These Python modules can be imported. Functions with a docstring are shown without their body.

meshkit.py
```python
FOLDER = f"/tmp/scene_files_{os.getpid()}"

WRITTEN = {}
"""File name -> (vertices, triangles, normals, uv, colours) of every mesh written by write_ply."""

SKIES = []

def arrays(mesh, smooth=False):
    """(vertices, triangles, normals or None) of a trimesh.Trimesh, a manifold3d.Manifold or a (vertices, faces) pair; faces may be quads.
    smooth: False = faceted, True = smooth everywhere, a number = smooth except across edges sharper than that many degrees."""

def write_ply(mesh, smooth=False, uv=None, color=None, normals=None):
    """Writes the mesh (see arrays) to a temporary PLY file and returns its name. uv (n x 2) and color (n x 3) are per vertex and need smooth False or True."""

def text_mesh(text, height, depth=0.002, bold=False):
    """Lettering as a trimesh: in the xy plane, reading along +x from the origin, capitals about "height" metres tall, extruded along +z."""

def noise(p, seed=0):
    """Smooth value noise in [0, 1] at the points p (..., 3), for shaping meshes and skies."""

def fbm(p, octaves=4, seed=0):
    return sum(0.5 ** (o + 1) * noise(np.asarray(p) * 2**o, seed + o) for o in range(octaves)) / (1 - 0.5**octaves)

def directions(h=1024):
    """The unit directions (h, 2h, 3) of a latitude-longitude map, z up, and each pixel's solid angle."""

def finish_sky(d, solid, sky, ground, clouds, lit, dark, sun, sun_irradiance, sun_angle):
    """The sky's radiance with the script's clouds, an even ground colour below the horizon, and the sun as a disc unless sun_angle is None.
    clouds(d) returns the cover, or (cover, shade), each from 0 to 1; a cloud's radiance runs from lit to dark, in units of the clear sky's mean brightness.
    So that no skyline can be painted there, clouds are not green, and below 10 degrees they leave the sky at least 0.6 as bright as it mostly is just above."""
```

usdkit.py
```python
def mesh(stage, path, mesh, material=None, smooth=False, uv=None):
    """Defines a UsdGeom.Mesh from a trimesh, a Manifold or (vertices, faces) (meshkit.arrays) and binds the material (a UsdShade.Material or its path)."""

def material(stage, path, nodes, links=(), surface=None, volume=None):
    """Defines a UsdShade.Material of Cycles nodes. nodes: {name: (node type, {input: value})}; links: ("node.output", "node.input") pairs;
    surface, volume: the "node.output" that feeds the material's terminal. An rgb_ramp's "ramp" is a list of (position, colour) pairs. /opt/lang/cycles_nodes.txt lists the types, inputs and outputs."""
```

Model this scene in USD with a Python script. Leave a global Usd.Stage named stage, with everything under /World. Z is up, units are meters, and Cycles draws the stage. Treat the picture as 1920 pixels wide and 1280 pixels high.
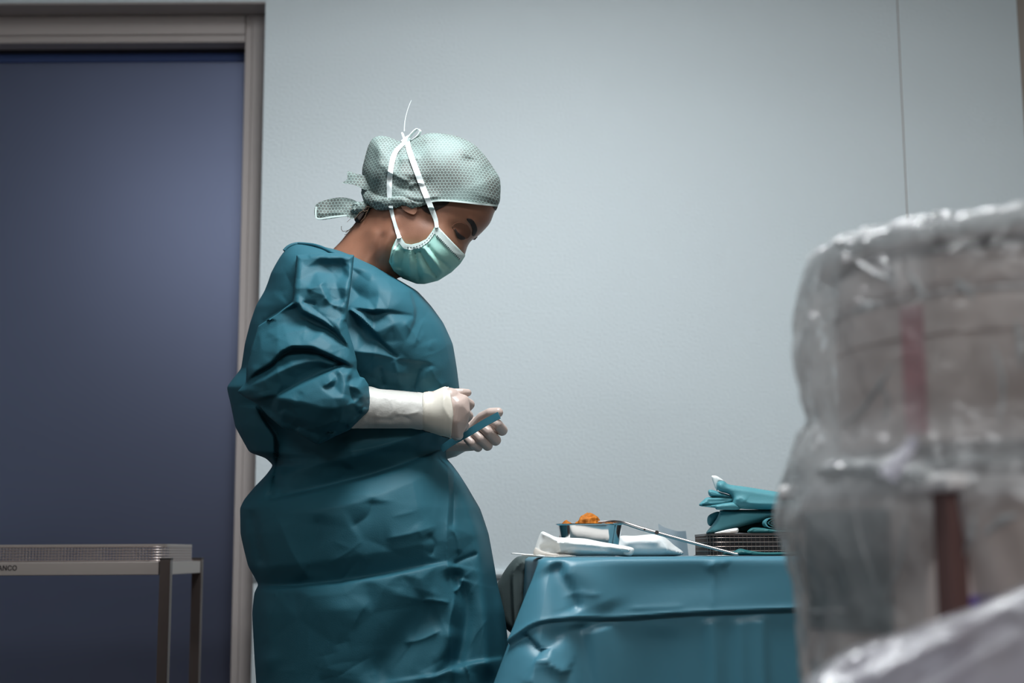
import math, random
import numpy as np
import trimesh
import manifold3d as m3
import shapely
from shapely.geometry import Polygon, Point
from scipy.interpolate import PchipInterpolator, LinearNDInterpolator, RBFInterpolator
from scipy.spatial import Delaunay, cKDTree
import usdkit, meshkit
from pxr import Usd, UsdGeom, UsdLux, UsdShade, Gf, Sdf

stage = Usd.Stage.CreateInMemory()
UsdGeom.SetStageUpAxis(stage, 'Z')
UsdGeom.SetStageMetersPerUnit(stage, 1.0)
UsdGeom.Xform.Define(stage, '/World')
rng = np.random.default_rng(7)
random.seed(7)

# ------------------------------------------------------------------ camera
F = 2666.667                     # focal length in pixels of a 1920 wide frame (50 mm on 36 mm)
CAM = np.array([0.0, 0.0, 0.86])
PITCH = math.atan2(397, F)
ROLL = math.radians(0.3)
def cam_axes():
    fw = np.array([0, math.cos(PITCH), math.sin(PITCH)])
    rt = np.array([1.0, 0, 0]); up = np.cross(rt, fw)
    c, s = math.cos(ROLL), math.sin(ROLL)
    return rt * c - up * s, rt * s + up * c, fw
RT, UP, FW = cam_axes()
cam = UsdGeom.Camera.Define(stage, '/World/camera')
M = np.eye(4); M[0, :3], M[1, :3], M[2, :3], M[3, :3] = RT, UP, -FW, CAM
cam.AddTransformOp().Set(Gf.Matrix4d(*M.ravel().tolist()))
cam.CreateHorizontalApertureAttr(36.0)
cam.CreateVerticalApertureAttr(24.0)
cam.CreateFocalLengthAttr(50.0)
cam.CreateFStopAttr(2.8)
cam.CreateFocusDistanceAttr(2.5)
cam.CreateClippingRangeAttr((0.05, 100.0))
cam.CreateExposureAttr(0.0)

used = {}
def numbered(path):
    k = used.get(path, 0); used[path] = k + 1
    return path if k == 0 else f'{path}_{k:03d}'

# ------------------------------------------------------------------ light: the room's ceiling lamp panels, one of them an added fill
def rect_light(name, loc, sx, sy, power, color, rot=None):
    l = UsdLux.RectLight.Define(stage, numbered('/World/' + name))
    l.CreateWidthAttr(sx); l.CreateHeightAttr(sy)
    l.CreateIntensityAttr(power); l.CreateColorAttr(Gf.Vec3f(*color))
    l.AddTranslateOp().Set(Gf.Vec3d(*loc))
    if rot is not None: l.AddRotateXYZOp().Set(Gf.Vec3f(*rot))
    return l
rect_light('ceiling_and_fill_lamp_light', (0.05, 2.0, 2.86), 1.0, 1.0, 5.0, (0.95, 0.985, 1.0))
rect_light('ceiling_and_fill_lamp_light', (-1.6, -0.6, 2.86), 1.0, 1.0, 5.5, (0.95, 0.985, 1.0))
rect_light('ceiling_and_fill_lamp_light', (0.65, -0.2, 2.86), 0.8, 0.8, 10.5, (0.95, 0.985, 1.0))  # added fill panel, there to brighten the machine's front
LAMP = (-0.03, 2.10, 2.36)           # the operating lamp over the table
ol = UsdLux.DiskLight.Define(stage, '/World/operating_lamp_light'); ol.CreateRadiusAttr(.27); ol.CreateIntensityAttr(33.0); ol.CreateColorAttr(Gf.Vec3f(.95, .985, 1.0))
ol.AddTranslateOp().Set(Gf.Vec3d(LAMP[0], LAMP[1], LAMP[2] - .012))

# ------------------------------------------------------------------ helpers
def at(px, py, Y):
    """the point at depth Y (metres from the camera along +y) seen at pixel px, py"""
    px, py, Y = np.broadcast_arrays(np.asarray(px, float), np.asarray(py, float), np.asarray(Y, float))
    d = ((px - 960) / F)[..., None] * RT - ((py - 640) / F)[..., None] * UP + FW
    return CAM + d * (Y / d[..., 1])[..., None]
def pix(p):
    q = np.asarray(p, float) - CAM
    z = q @ FW
    return 960 + F * (q @ RT) / z, 640 - F * (q @ UP) / z

def thing(name, label, cat, loc=(0, 0, 0), rotz=0.0, group=None):
    x = UsdGeom.Xform.Define(stage, numbered('/World/' + name))
    x.AddTranslateOp().Set(Gf.Vec3d(*map(float, loc))); x.AddRotateZOp().Set(rotz)
    tag(x.GetPrim(), label, cat, group)
    return x
def tag(prim, label=None, cat=None, group=None, kind=None):
    prim = prim.GetPrim()
    for k, v in (('label', label), ('category', cat), ('group', group), ('kind', kind)):
        if v: prim.SetCustomDataByKey(k, v)
    return prim
def obj(name, mesh, mat, parent=None, smooth=40, uv=None, local=False, label=None):
    """one Mesh prim; world coordinates unless local, moved into the parent's frame"""
    root = str(parent.GetPath()) if parent is not None else '/World'
    path = numbered(root + '/' + name)
    v, f, n = meshkit.arrays(mesh, smooth)
    if parent is not None and not local:
        inv = np.array(UsdGeom.XformCache().GetLocalToWorldTransform(parent.GetPrim()).GetInverse())
        v = np.c_[v, np.ones(len(v))] @ inv
        v = v[:, :3]
        if n is not None: n = n @ inv[:3, :3]
    pr = usdkit.mesh(stage, path, (v, f), mat, smooth=False, uv=uv)
    if n is not None:
        from pxr import Vt
        pr.CreateNormalsAttr(Vt.Vec3fArray.FromNumpy(n.astype(np.float32))); pr.SetNormalsInterpolation('vertex')
    if label: tag(pr, label)
    return pr
def struct(name, mesh, mat, parent=None, smooth=30):
    p = obj(name, mesh, mat, parent, smooth)
    if parent is None: tag(p, kind='structure')
    return p
def cat(*ms):
    return trimesh.util.concatenate([m for m in ms])
def box(lo, hi, r=0.0):
    lo, hi = np.array(lo, float), np.array(hi, float)
    r = min(r, 0.49 * (hi - lo).min())
    if r <= 0:
        return trimesh.creation.box(extents=hi - lo, transform=trimesh.transformations.translation_matrix((lo + hi) / 2))
    pts = []
    for sx in (0, 1):
        for sy in (0, 1):
            for sz in (0, 1):
                c = np.where([sx, sy, sz], hi - r, lo + r); s = np.where([sx, sy, sz], 1, -1)
                k = 0.586
                for w in ((1, k, 0.3), (k, 1, 0.3), (1, 0.3, k), (k, 0.3, 1), (0.3, 1, k), (0.3, k, 1)):
                    w = np.array(w); pts.append(c + s * r * w / max(1, np.linalg.norm(w)) )
                for e in np.eye(3): pts.append(c + s * r * e)
    return trimesh.convex.convex_hull(np.array(pts))
def to_tm(man):
    m = man.to_mesh()
    return trimesh.Trimesh(np.array(m.vert_properties[:, :3]), np.array(m.tri_verts), process=False)
def to_man(t):
    t = trimesh.Trimesh(t.vertices, t.faces, process=True)
    t.merge_vertices()
    return m3.Manifold(m3.Mesh(np.asarray(t.vertices, np.float32), np.asarray(t.faces, np.uint32)))
def tube(points, r, sides=10, closed=False, cap=True):
    p = np.asarray(points, float); n = len(p)
    r = np.broadcast_to(np.asarray(r, float), (n,))
    t = np.roll(p, -1, 0) - np.roll(p, 1, 0) if closed else np.gradient(p, axis=0)
    t /= np.linalg.norm(t, axis=1, keepdims=True) + 1e-12
    a = np.cross(t[0], [0, 0, 1.0] if abs(t[0][2]) < .9 else [1.0, 0, 0]); a /= np.linalg.norm(a)
    A = []
    for k in range(n):
        a = a - t[k] * (a @ t[k]); a /= np.linalg.norm(a) + 1e-12; A.append(a)
    A = np.array(A); B = np.cross(t, A)
    ang = np.arange(sides) * 2 * np.pi / sides
    v = p[:, None] + r[:, None, None] * (np.cos(ang)[None, :, None] * A[:, None] + np.sin(ang)[None, :, None] * B[:, None])
    v = v.reshape(-1, 3); f = []
    for i in range(n if closed else n - 1):
        i2 = (i + 1) % n
        for j in range(sides):
            j2 = (j + 1) % sides
            f += [[i * sides + j, i * sides + j2, i2 * sides + j2], [i * sides + j, i2 * sides + j2, i2 * sides + j]]
    if cap and not closed:
        v = np.vstack([v, p[0], p[-1]])
        for j in range(sides):
            j2 = (j + 1) % sides
            f += [[len(v) - 2, j2, j], [len(v) - 1, (n - 1) * sides + j, (n - 1) * sides + j2]]
    return trimesh.Trimesh(v, f, process=False)
def spline(pts, n=60, closed=False):
    """Catmull-Rom through the points, n samples evenly along it"""
    p = np.asarray(pts, float)
    if closed: p = np.vstack([p[-1], p, p[0], p[1]])
    else: p = np.vstack([2 * p[0] - p[1], p, 2 * p[-1] - p[-2]])
    out = []
    for i in range(1, len(p) - 2):
        t = np.linspace(0, 1, 12, endpoint=False)[:, None]
        a, b, c, d = p[i - 1], p[i], p[i + 1], p[i + 2]
        out.append(.5 * (2 * b + (c - a) * t + (2 * a - 5 * b + 4 * c - d) * t**2 + (3 * b - a - 3 * c + d) * t**3))
    out = np.vstack(out + ([] if closed else [p[-2][None]]))
    if closed: out = np.vstack([out, out[:1]])
    s = np.r_[0, np.cumsum(np.linalg.norm(np.diff(out, axis=0), axis=1))]
    q = np.linspace(0, s[-1], n, endpoint=not closed)
    return np.stack([np.interp(q, s, out[:, k]) for k in range(out.shape[1])], 1)
def resample(pts, step, closed=True):
    p = np.asarray(pts, float)
    if closed: p = np.vstack([p, p[:1]])
    s = np.r_[0, np.cumsum(np.linalg.norm(np.diff(p, axis=0), axis=1))]
    q = np.linspace(0, s[-1], max(4, int(s[-1] / step)), endpoint=not closed)
    return np.stack([np.interp(q, s, p[:, k]) for k in range(p.shape[1])], 1)
def ribbon(center, side, width, thick):
    """a flat band: centre line points, the direction across it per point, width and thickness"""
    c = np.asarray(center, float); n = len(c)
    t = np.gradient(c, axis=0); t /= np.linalg.norm(t, axis=1, keepdims=True)
    s = np.broadcast_to(np.asarray(side, float), c.shape); s = s - t * (s * t).sum(1, keepdims=True); s /= np.linalg.norm(s, axis=1, keepdims=True)
    nn = np.cross(t, s)
    w = np.broadcast_to(np.asarray(width, float), (n,))[:, None] / 2
    q = np.stack([c - s * w - nn * thick / 2, c + s * w - nn * thick / 2, c + s * w + nn * thick / 2, c - s * w + nn * thick / 2], 1)
    v = q.reshape(-1, 3); f = []
    for i in range(n - 1):
        for j in range(4):
            j2 = (j + 1) % 4
            f += [[i * 4 + j, i * 4 + j2, i * 4 + 4 + j2], [i * 4 + j, i * 4 + 4 + j2, i * 4 + 4 + j]]
    f += [[0, 2, 1], [0, 3, 2]]; e = (n - 1) * 4; f += [[e, e + 1, e + 2], [e, e + 2, e + 3]]
    m = trimesh.Trimesh(v, f, process=False); m.fix_normals(); return m
def lathe(profile, n=48, center=(0, 0, 0)):
    m = trimesh.creation.revolve(np.asarray(profile, float), sections=n)
    m.apply_translation(center); return m

# ---- relief: folds sculpted into cloth. Every stroke is a polyline over the surface (in the units of px, py below) with a real height in metres
def relief(px, py, strokes):
    px, py = np.asarray(px, float), np.asarray(py, float)
    h = np.zeros(px.shape)
    for s in strokes:
        kind = s[0]
        if kind == 'b':                                   # bump: centre, radii, angle, height
            _, (cx, cy), rx, ry, ang, amp = s
            c, sn = math.cos(math.radians(ang)), math.sin(math.radians(ang))
            u, v = (px - cx) * c + (py - cy) * sn, -(px - cx) * sn + (py - cy) * c
            h += amp * np.exp(-(u / rx)**2 - (v / ry)**2)
            continue
        if kind == 't':                                   # facets: points with heights, flat between them
            q = np.array(s[1], float)
            val = LinearNDInterpolator(q[:, :2], q[:, 2], fill_value=0.0)(px, py)
            h += val * (s[2] if len(s) > 2 else 1.0)
            continue
        pts, w1, w2, amp = s[1:5]
        taper = s[5] if len(s) > 5 else 0.2
        line = spline(pts, max(8, 6 * len(pts))) if len(pts) > 2 else np.linspace(pts[0], pts[1], 8)
        reach = 4.5 * max(w1, w2)
        near = np.nonzero((px > line[:, 0].min() - reach) & (px < line[:, 0].max() + reach) & (py > line[:, 1].min() - reach) & (py < line[:, 1].max() + reach))[0]
        if not len(near): continue
        q = np.stack([px[near], py[near]], 1)
        a, b = line[:-1], line[1:]
        ab = b - a; L = np.linalg.norm(ab, axis=1); cum = np.r_[0, np.cumsum(L)]
        best = np.full(len(q), 1e9); sgn = np.ones(len(q)); par = np.zeros(len(q))
        for k in range(len(ab)):
            t = np.clip(((q - a[k]) @ ab[k]) / (L[k]**2 + 1e-9), 0, 1)
            dv = q - a[k] - t[:, None] * ab[k]
            d = np.hypot(dv[:, 0], dv[:, 1])
            m = d < best
            best[m] = d[m]
            sgn[m] = np.where(ab[k][0] * dv[m, 1] - ab[k][1] * dv[m, 0] <= 0, 1, -1)
            par[m] = (cum[k] + t[m] * L[k]) / cum[-1]
        tp = np.ones(len(q))
        if taper > 0:
            e = np.clip(np.minimum(par, 1 - par) / taper, 0, 1); tp = e * e * (3 - 2 * e)
        if kind == 'r':                                   # round ridge (w1 on the side left of travel, w2 on the other)
            w = np.where(sgn > 0, w1, w2); g = np.exp(-(best / w)**2)
        elif kind == 'k':                                 # sharp ridge
            w = np.where(sgn > 0, w1, w2); g = np.exp(-best / w)
        elif kind == 's':                                 # overlap: w1 fades away left of travel, w2 drops off on the other side
            g = np.where(sgn > 0, np.exp(-(best / w1)**1.5), np.clip(1 - best / w2, 0, 1))
        h[near] += amp * tp * g
    return h

def slab(poly, Yc, near, far=None, step=4.0, strokes=(), rings=(1.0, 2.5, 4.5, 7.0, 10.0), smooth_outline=True, fstrokes=None):
    """A closed body whose outline seen along y is poly (pixels at depth Yc). near(px, py, d) and far(px, py, d) give its half thickness on each side, d = distance to the outline."""
    poly = np.array(poly, float)
    if smooth_outline: poly = spline(poly, max(40, int(Polygon(poly).length / (step * .8))), closed=True)
    else: poly = resample(poly, step * .8)
    pg = Polygon(poly).buffer(0)
    if pg.geom_type != 'Polygon': pg = max(pg.geoms, key=lambda g: g.area)
    bd = resample(np.array(pg.exterior.coords)[:-1], step * .8)
    pg = Polygon(bd)
    pts = [bd]
    for k in rings:
        g = pg.buffer(-k)
        for q in getattr(g, 'geoms', [g]):
            if q.length > step * 4: pts.append(resample(np.array(q.exterior.coords)[:-1], step))
    inner = pg.buffer(-(rings[-1] + step * .6) if len(rings) else -step * .6)
    x0, y0, x1, y1 = pg.bounds
    gx, gy = np.meshgrid(np.arange(x0, x1, step), np.arange(y0, y1, step * .866))
    gx[1::2] += step / 2
    g = np.stack([gx.ravel(), gy.ravel()], 1)
    g = g[shapely.contains_xy(inner, g[:, 0], g[:, 1])]
    pts = np.vstack(pts + [g])
    tri = Delaunay(pts).simplices
    c = pts[tri].mean(1)
    tri = tri[shapely.contains_xy(pg, c[:, 0], c[:, 1])]
    a, b, cc = pts[tri[:, 0]], pts[tri[:, 1]], pts[tri[:, 2]]
    area = (b[:, 0] - a[:, 0]) * (cc[:, 1] - a[:, 1]) - (b[:, 1] - a[:, 1]) * (cc[:, 0] - a[:, 0])
    tri = tri[np.abs(area) > 1e-6]; area = area[np.abs(area) > 1e-6]
    tri[area < 0] = tri[area < 0][:, ::-1]
    d = shapely.distance(shapely.points(pts), pg.exterior)
    d[:len(bd)] = 0
    px, py = pts[:, 0], pts[:, 1]
    yc = Yc(px, py) if callable(Yc) else np.full(len(pts), float(Yc))
    tn = near(px, py, d) + (relief(px, py, strokes) * np.clip(d / 6, 0, 1) if len(strokes) else 0)
    tf = (far or near)(px, py, d)
    vn, vf = at(px, py, yc - tn), at(px, py, yc + tf)
    n = len(pts)
    e = np.sort(np.vstack([tri[:, [0, 1]], tri[:, [1, 2]], tri[:, [2, 0]]]), 1)
    de = np.vstack([tri[:, [0, 1]], tri[:, [1, 2]], tri[:, [2, 0]]])
    _, inv, cnt = np.unique(e, axis=0, return_inverse=True, return_counts=True)
    be = de[cnt[inv.ravel()] == 1]
    f = np.vstack([tri[:, ::-1], tri + n, np.stack([be[:, 0], be[:, 1], be[:, 1] + n], 1), np.stack([be[:, 0], be[:, 1] + n, be[:, 0] + n], 1)])
    m = trimesh.Trimesh(np.vstack([vn, vf]), f, process=False)
    m.merge_vertices()
    m.update_faces(m.nondegenerate_faces()); m.remove_unreferenced_vertices()
    if m.is_watertight: m.fix_normals()
    return m
def puff(T, R):
    return lambda px, py, d: T * np.sqrt(np.clip(1 - (1 - np.clip(d / R, 0, 1))**2, 0, 1))

def loft_rows(rows, Yc, n_rows, n_ang, relief_near=(), close=True, power=2.3, noise_far=0.0, extra=None):
    """A body of horizontal cross sections. rows: (py, left px, right px, half depth in metres); Yc: depth of the middle (a number or function of py)"""
    r = np.array(rows, float)
    py = np.linspace(r[0, 0], r[-1, 0], n_rows)
    from scipy.ndimage import gaussian_filter1d
    L, Rr = (.75 * np.interp(py, r[:, 0], r[:, k]) + .25 * PchipInterpolator(r[:, 0], r[:, k])(py) for k in (1, 2))
    L, Rr = gaussian_filter1d(L, .8), gaussian_filter1d(Rr, .8)
    B = PchipInterpolator(r[:, 0], r[:, 3])(py)
    ang = np.linspace(0, 2 * np.pi, n_ang, endpoint=False)
    ca, sa = np.cos(ang), np.sin(ang)
    cx, sy = np.sign(ca) * np.abs(ca)**(2 / power), np.sign(sa) * np.abs(sa)**(2 / power)
    PX = (L + Rr)[:, None] / 2 + (Rr - L)[:, None] / 2 * cx[None]
    PY = np.repeat(py[:, None], n_ang, 1)
    yc = (Yc(py) if callable(Yc) else np.full(n_rows, float(Yc)))[:, None]
    T = B[:, None] * sy[None]
    h = relief(PX.ravel(), PY.ravel(), relief_near).reshape(PX.shape)
    if extra: h = h + extra(PX, PY)
    h = h * np.clip(sy, 0, 1)[None]**.5
    ends = np.clip(np.minimum(np.arange(n_rows), n_rows - 1 - np.arange(n_rows)) / 3, 0, 1)[:, None]
    T = T + h * ends
    if noise_far:
        q = np.stack([PX / 60, PY / 60, np.zeros_like(PX)], -1)
        T = T - noise_far * (meshkit.fbm(q, 3, 3) - .5) * np.clip(-sy, 0, 1)[None]**.5
    v = at(PX, PY, yc - T).reshape(-1, 3)
    i, j = np.meshgrid(np.arange(n_rows - 1), np.arange(n_ang), indexing='ij')
    a, b = i * n_ang + j, i * n_ang + (j + 1) % n_ang
    f = np.vstack([np.stack([a, b, b + n_ang], -1).reshape(-1, 3), np.stack([a, b + n_ang, a + n_ang], -1).reshape(-1, 3)])
    if close:
        v = np.vstack([v, v[:n_ang].mean(0), v[-n_ang:].mean(0)])
        k = np.arange(n_ang); k2 = (k + 1) % n_ang; e = (n_rows - 1) * n_ang
        f = np.vstack([f, np.stack([np.full(n_ang, len(v) - 2), k2, k], 1), np.stack([np.full(n_ang, len(v) - 1), e + k, e + k2], 1)])
    m = trimesh.Trimesh(v, f, process=False)
    m.fix_normals()
    return m
def facets(points, breaks=(), sigma=1.2, anchor=None):
    """Heights over the picture plane: flat facets between the points, with steps along the break lines (x, y, height above or left of travel, height on the other side). Returns h(px, py)."""
    from scipy.ndimage import gaussian_filter, map_coordinates
    P = [tuple(p) for p in points]
    for bl in breaks:
        b = np.array(bl, float); s = np.r_[0, np.cumsum(np.hypot(*np.diff(b[:, :2], axis=0).T))]
        q = np.linspace(0, s[-1], max(3, int(s[-1] / 5)))
        c = np.stack([np.interp(q, s, b[:, k]) for k in range(4)], 1)
        t = np.gradient(c[:, :2], axis=0); t /= np.linalg.norm(t, axis=1, keepdims=True)
        nn = np.stack([t[:, 1], -t[:, 0]], 1)
        P += [tuple(r) for r in np.c_[c[:, :2] + 1.3 * nn, c[:, 2]]] + [tuple(r) for r in np.c_[c[:, :2] - 1.3 * nn, c[:, 3]]]
    P = np.array(P)
    if anchor:
        x0, y0, x1, y1, st = anchor
        gx, gy = np.meshgrid(np.arange(x0, x1 + 1, st), np.arange(y0, y1 + 1, st)); g = np.stack([gx.ravel(), gy.ravel()], 1)
        d, _ = cKDTree(P[:, :2]).query(g); g = g[d > st * .8]; P = np.vstack([P, np.c_[g, np.zeros(len(g))]])
    x0, y0 = P[:, 0].min() - 12, P[:, 1].min() - 12; x1, y1 = P[:, 0].max() + 12, P[:, 1].max() + 12
    gx, gy = np.meshgrid(np.arange(x0, x1), np.arange(y0, y1))
    H = LinearNDInterpolator(P[:, :2], P[:, 2])(gx, gy)
    bad = np.isnan(H)
    if bad.any():
        _, k = cKDTree(P[:, :2]).query(np.stack([gx[bad], gy[bad]], 1)); H[bad] = 0 if anchor else P[k, 2]
    H = .65 * gaussian_filter(H, sigma) + .35 * gaussian_filter(H, sigma * 3.5)
    return lambda px, py: map_coordinates(H, [np.asarray(py, float) - y0, np.asarray(px, float) - x0], order=1, mode='nearest') * .001
def bones(chain_list, length=0.006, smooth=12):
    """limbs: chains of (point, radius) joints; each bone the hull of its two joint spheres, all united, refined and smoothed"""
    parts = []
    for ch in chain_list:
        sph = [m3.Manifold.sphere(r, 20).translate(tuple(map(float, p))) for p, r in ch]
        if len(sph) == 1: parts.append(sph[0])
        for a, b in zip(sph[:-1], sph[1:]): parts.append(m3.Manifold.batch_hull([a, b]))
    return parts
def unite(parts, length=0.004, smooth=10):
    m = m3.Manifold.batch_boolean(parts, m3.OpType.Add).refine_to_length(length)
    t = to_tm(m); t = trimesh.Trimesh(t.vertices, t.faces, process=True)
    if smooth: trimesh.smoothing.filter_taubin(t, lamb=.5, nu=.52, iterations=smooth)
    return t

# ------------------------------------------------------------------ materials
LOOK = '/World/Looks/'
def plain(name, color, rough=.5, metallic=0.0, bump=None, var=None, **kw):
    """principled; bump = (scale, strength, distance); var = (scale, amount) mottles the colour"""
    nodes = {'p': ('principled_bsdf', {'base_color': color, 'roughness': rough, 'metallic': metallic, **kw})}
    links = []
    if bump or var:
        nodes['tc'] = ('texture_coordinate', {})
    if bump:
        nodes['n'] = ('noise_texture', {'scale': bump[0], 'detail': 4.0}); nodes['b'] = ('bump', {'strength': bump[1], 'distance': bump[2]})
        links += [('tc.object', 'n.vector'), ('n.fac', 'b.height'), ('b.normal', 'p.normal')]
    if var:
        nodes['v'] = ('noise_texture', {'scale': var[0], 'detail': 3.0})
        lo = tuple(c * (1 - var[1]) for c in color); hi = tuple(min(1, c * (1 + var[1])) for c in color)
        nodes['vr'] = ('rgb_ramp', {'ramp': [(0.3, lo), (0.7, hi)]})
        links += [('tc.object', 'v.vector'), ('v.fac', 'vr.fac'), ('vr.color', 'p.base_color')]
    return usdkit.material(stage, LOOK + name, nodes, links, surface='p.BSDF')
MAT = dict(
    wall=plain('wall_paint', (.66, .735, .77), .55, bump=(160, .35, .004)),
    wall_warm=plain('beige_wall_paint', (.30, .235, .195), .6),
    ceiling=plain('ceiling_paint', (.75, .76, .76), .8),
    floor=plain('brown_vinyl', (.036, .024, .022), .4, var=(6, .2)),
    frame=plain('door_frame_paint', (.45, .40, .385), .45),
    rubber_and_shade=plain('black_rubber', (.02, .015, .016), .6),  # rubber parts, and the painted shade under the door frame head
    door=plain('blue_lacquered_steel', (.20, .23, .35), .35, metallic=.95),
    door_blue=plain('bright_blue_edge', (.05, .09, .26), .5),
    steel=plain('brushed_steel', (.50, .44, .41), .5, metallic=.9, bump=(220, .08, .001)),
    steel_dark=plain('dark_brown_steel', (.17, .135, .125), .4, metallic=.9),  # darker brown steel for legs, forks and small fittings
    mirror=plain('polished_steel', (.72, .68, .66), .08, metallic=1.0),
    satin=plain('satin_steel', (.50, .47, .46), .3, metallic=1.0),
    wire_dark=plain('dark_steel_wire', (.24, .19, .17), .4, metallic=1.0),
    wire=plain('steel_wire', (.55, .48, .46), .3, metallic=1.0),
    gown=plain('teal_nonwoven', (.023, .110, .150), .58, bump=(420, .25, .0008), specular_ior_level=.2),
    gown_seam=plain('teal_seam', (.022, .15, .21), .6),
    drape=plain('blue_drape', (.060, .208, .285), .42, bump=(120, .12, .001), specular_ior_level=.45),
    drape_grey=plain('grey_green_cloth', (.075, .105, .105), .75, bump=(300, .25, .001)),
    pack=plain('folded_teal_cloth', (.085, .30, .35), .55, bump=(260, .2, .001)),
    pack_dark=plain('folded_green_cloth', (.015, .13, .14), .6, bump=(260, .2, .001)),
    skin=plain('tan_skin', (.29, .13, .08), .45, bump=(300, .12, .001), var=(25, .12), subsurface_weight=.12, subsurface_radius=(1.0, .35, .2), subsurface_scale=.008),
    hair=plain('brown_hair', (.022, .012, .009), .75),
    hair_light=plain('light_brown_hair', (.22, .14, .09), .5),
    brow=plain('dark_brow', (.022, .012, .011), .7),
    lid=plain('shadowed_eyelid_makeup', (.19, .088, .06), .85, specular_ior_level=.1),
    mask=plain('mint_mask_fabric', (.33, .62, .55), .7, bump=(500, .15, .0006)),
    mask_white=plain('white_mask_edge', (.62, .74, .72), .7),
    strap=plain('white_strap', (.74, .82, .82), .6),
    stitch=plain('dark_stitch', (.03, .08, .08), .7),
    glove=plain('cream_latex', (.66, .63, .55), .38, bump=(60, .15, .002)),
    glove_pink=plain('latex_over_skin', (.53, .42, .375), .36, bump=(80, .12, .002)),
    under=plain('grey_white_latex', (.52, .52, .49), .45, bump=(45, .5, .004)),
    gauze=plain('white_gauze', (.74, .765, .755), .8, bump=(300, .3, .001)),
    gauze_beige=plain('stained_paper', (.55, .52, .48), .8),
    paper=plain('white_paper', (.78, .81, .81), .7),
    sheet=usdkit.material(stage, LOOK + 'thin_paper', {'d': ('diffuse_bsdf', {'color': (.74, .80, .84)}), 't': ('translucent_bsdf', {'color': (.74, .80, .84)}), 'm': ('mix_closure', {'fac': .5})}, [('d.BSDF', 'm.closure1'), ('t.BSDF', 'm.closure2')], surface='m.closure'),
    iodine=plain('orange_swab', (.50, .155, .006), .75, bump=(200, .5, .002), var=(60, .3)),
    machine=plain('beige_grey_enamel', (.78, .67, .63), .4),
    machine_brown=plain('brown_post', (.13, .065, .06), .5),
    machine_dark=plain('dark_brown_gap', (.05, .03, .028), .5),
    machine_light=plain('pale_enamel', (.82, .80, .80), .35),
    machine_red=plain('red_stripe', (.62, .28, .31), .5),
    purple=plain('violet_strip', (.13, .08, .35), .5),
    lens=plain('grey_green_panel', (.24, .29, .30), .3),
    black=plain('black_print', (.012, .010, .012), .6),
    trousers=plain('teal_trousers', (.02, .12, .15), .8),
    shoe=plain('white_clog', (.6, .6, .6), .5),
    lamp=usdkit.material(stage, LOOK + 'lamp_diffuser', {'e': ('emission', {'color': (.93, .98, 1.0), 'strength': 3.0})}, surface='e.emission'),
)
# ------------------------------------------------------------------ the room
WALL = 3.6
def X(px, py, Y): return float(at(px, py, Y)[0])
def Z(px, py, Y): return float(at(px, py, Y)[2])
oR = X(484, 640, WALL); oT = Z(480, 3, WALL); oL = oR - 1.75          # the door opening
xr = X(1908, 40, WALL)                                             # the right wall's corner
xs = X(1692, 200, WALL)                                            # joint between two wall panels
CEIL = 2.9
wall = struct('wall_back', box((oR, WALL, 0), (xs - .0012, WALL + .2, CEIL), .0015), MAT['wall'])
obj('panel', box((xs + .0012, WALL, 0), (xr + .1, WALL + .2, CEIL), .0015), MAT['wall'], wall)
obj('panel', box((oL, WALL, oT), (oR, WALL + .2, CEIL)), MAT['wall'], wall)
obj('panel', box((-3.4, WALL, 0), (oL, WALL + .2, CEIL)), MAT['wall'], wall)
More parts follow.
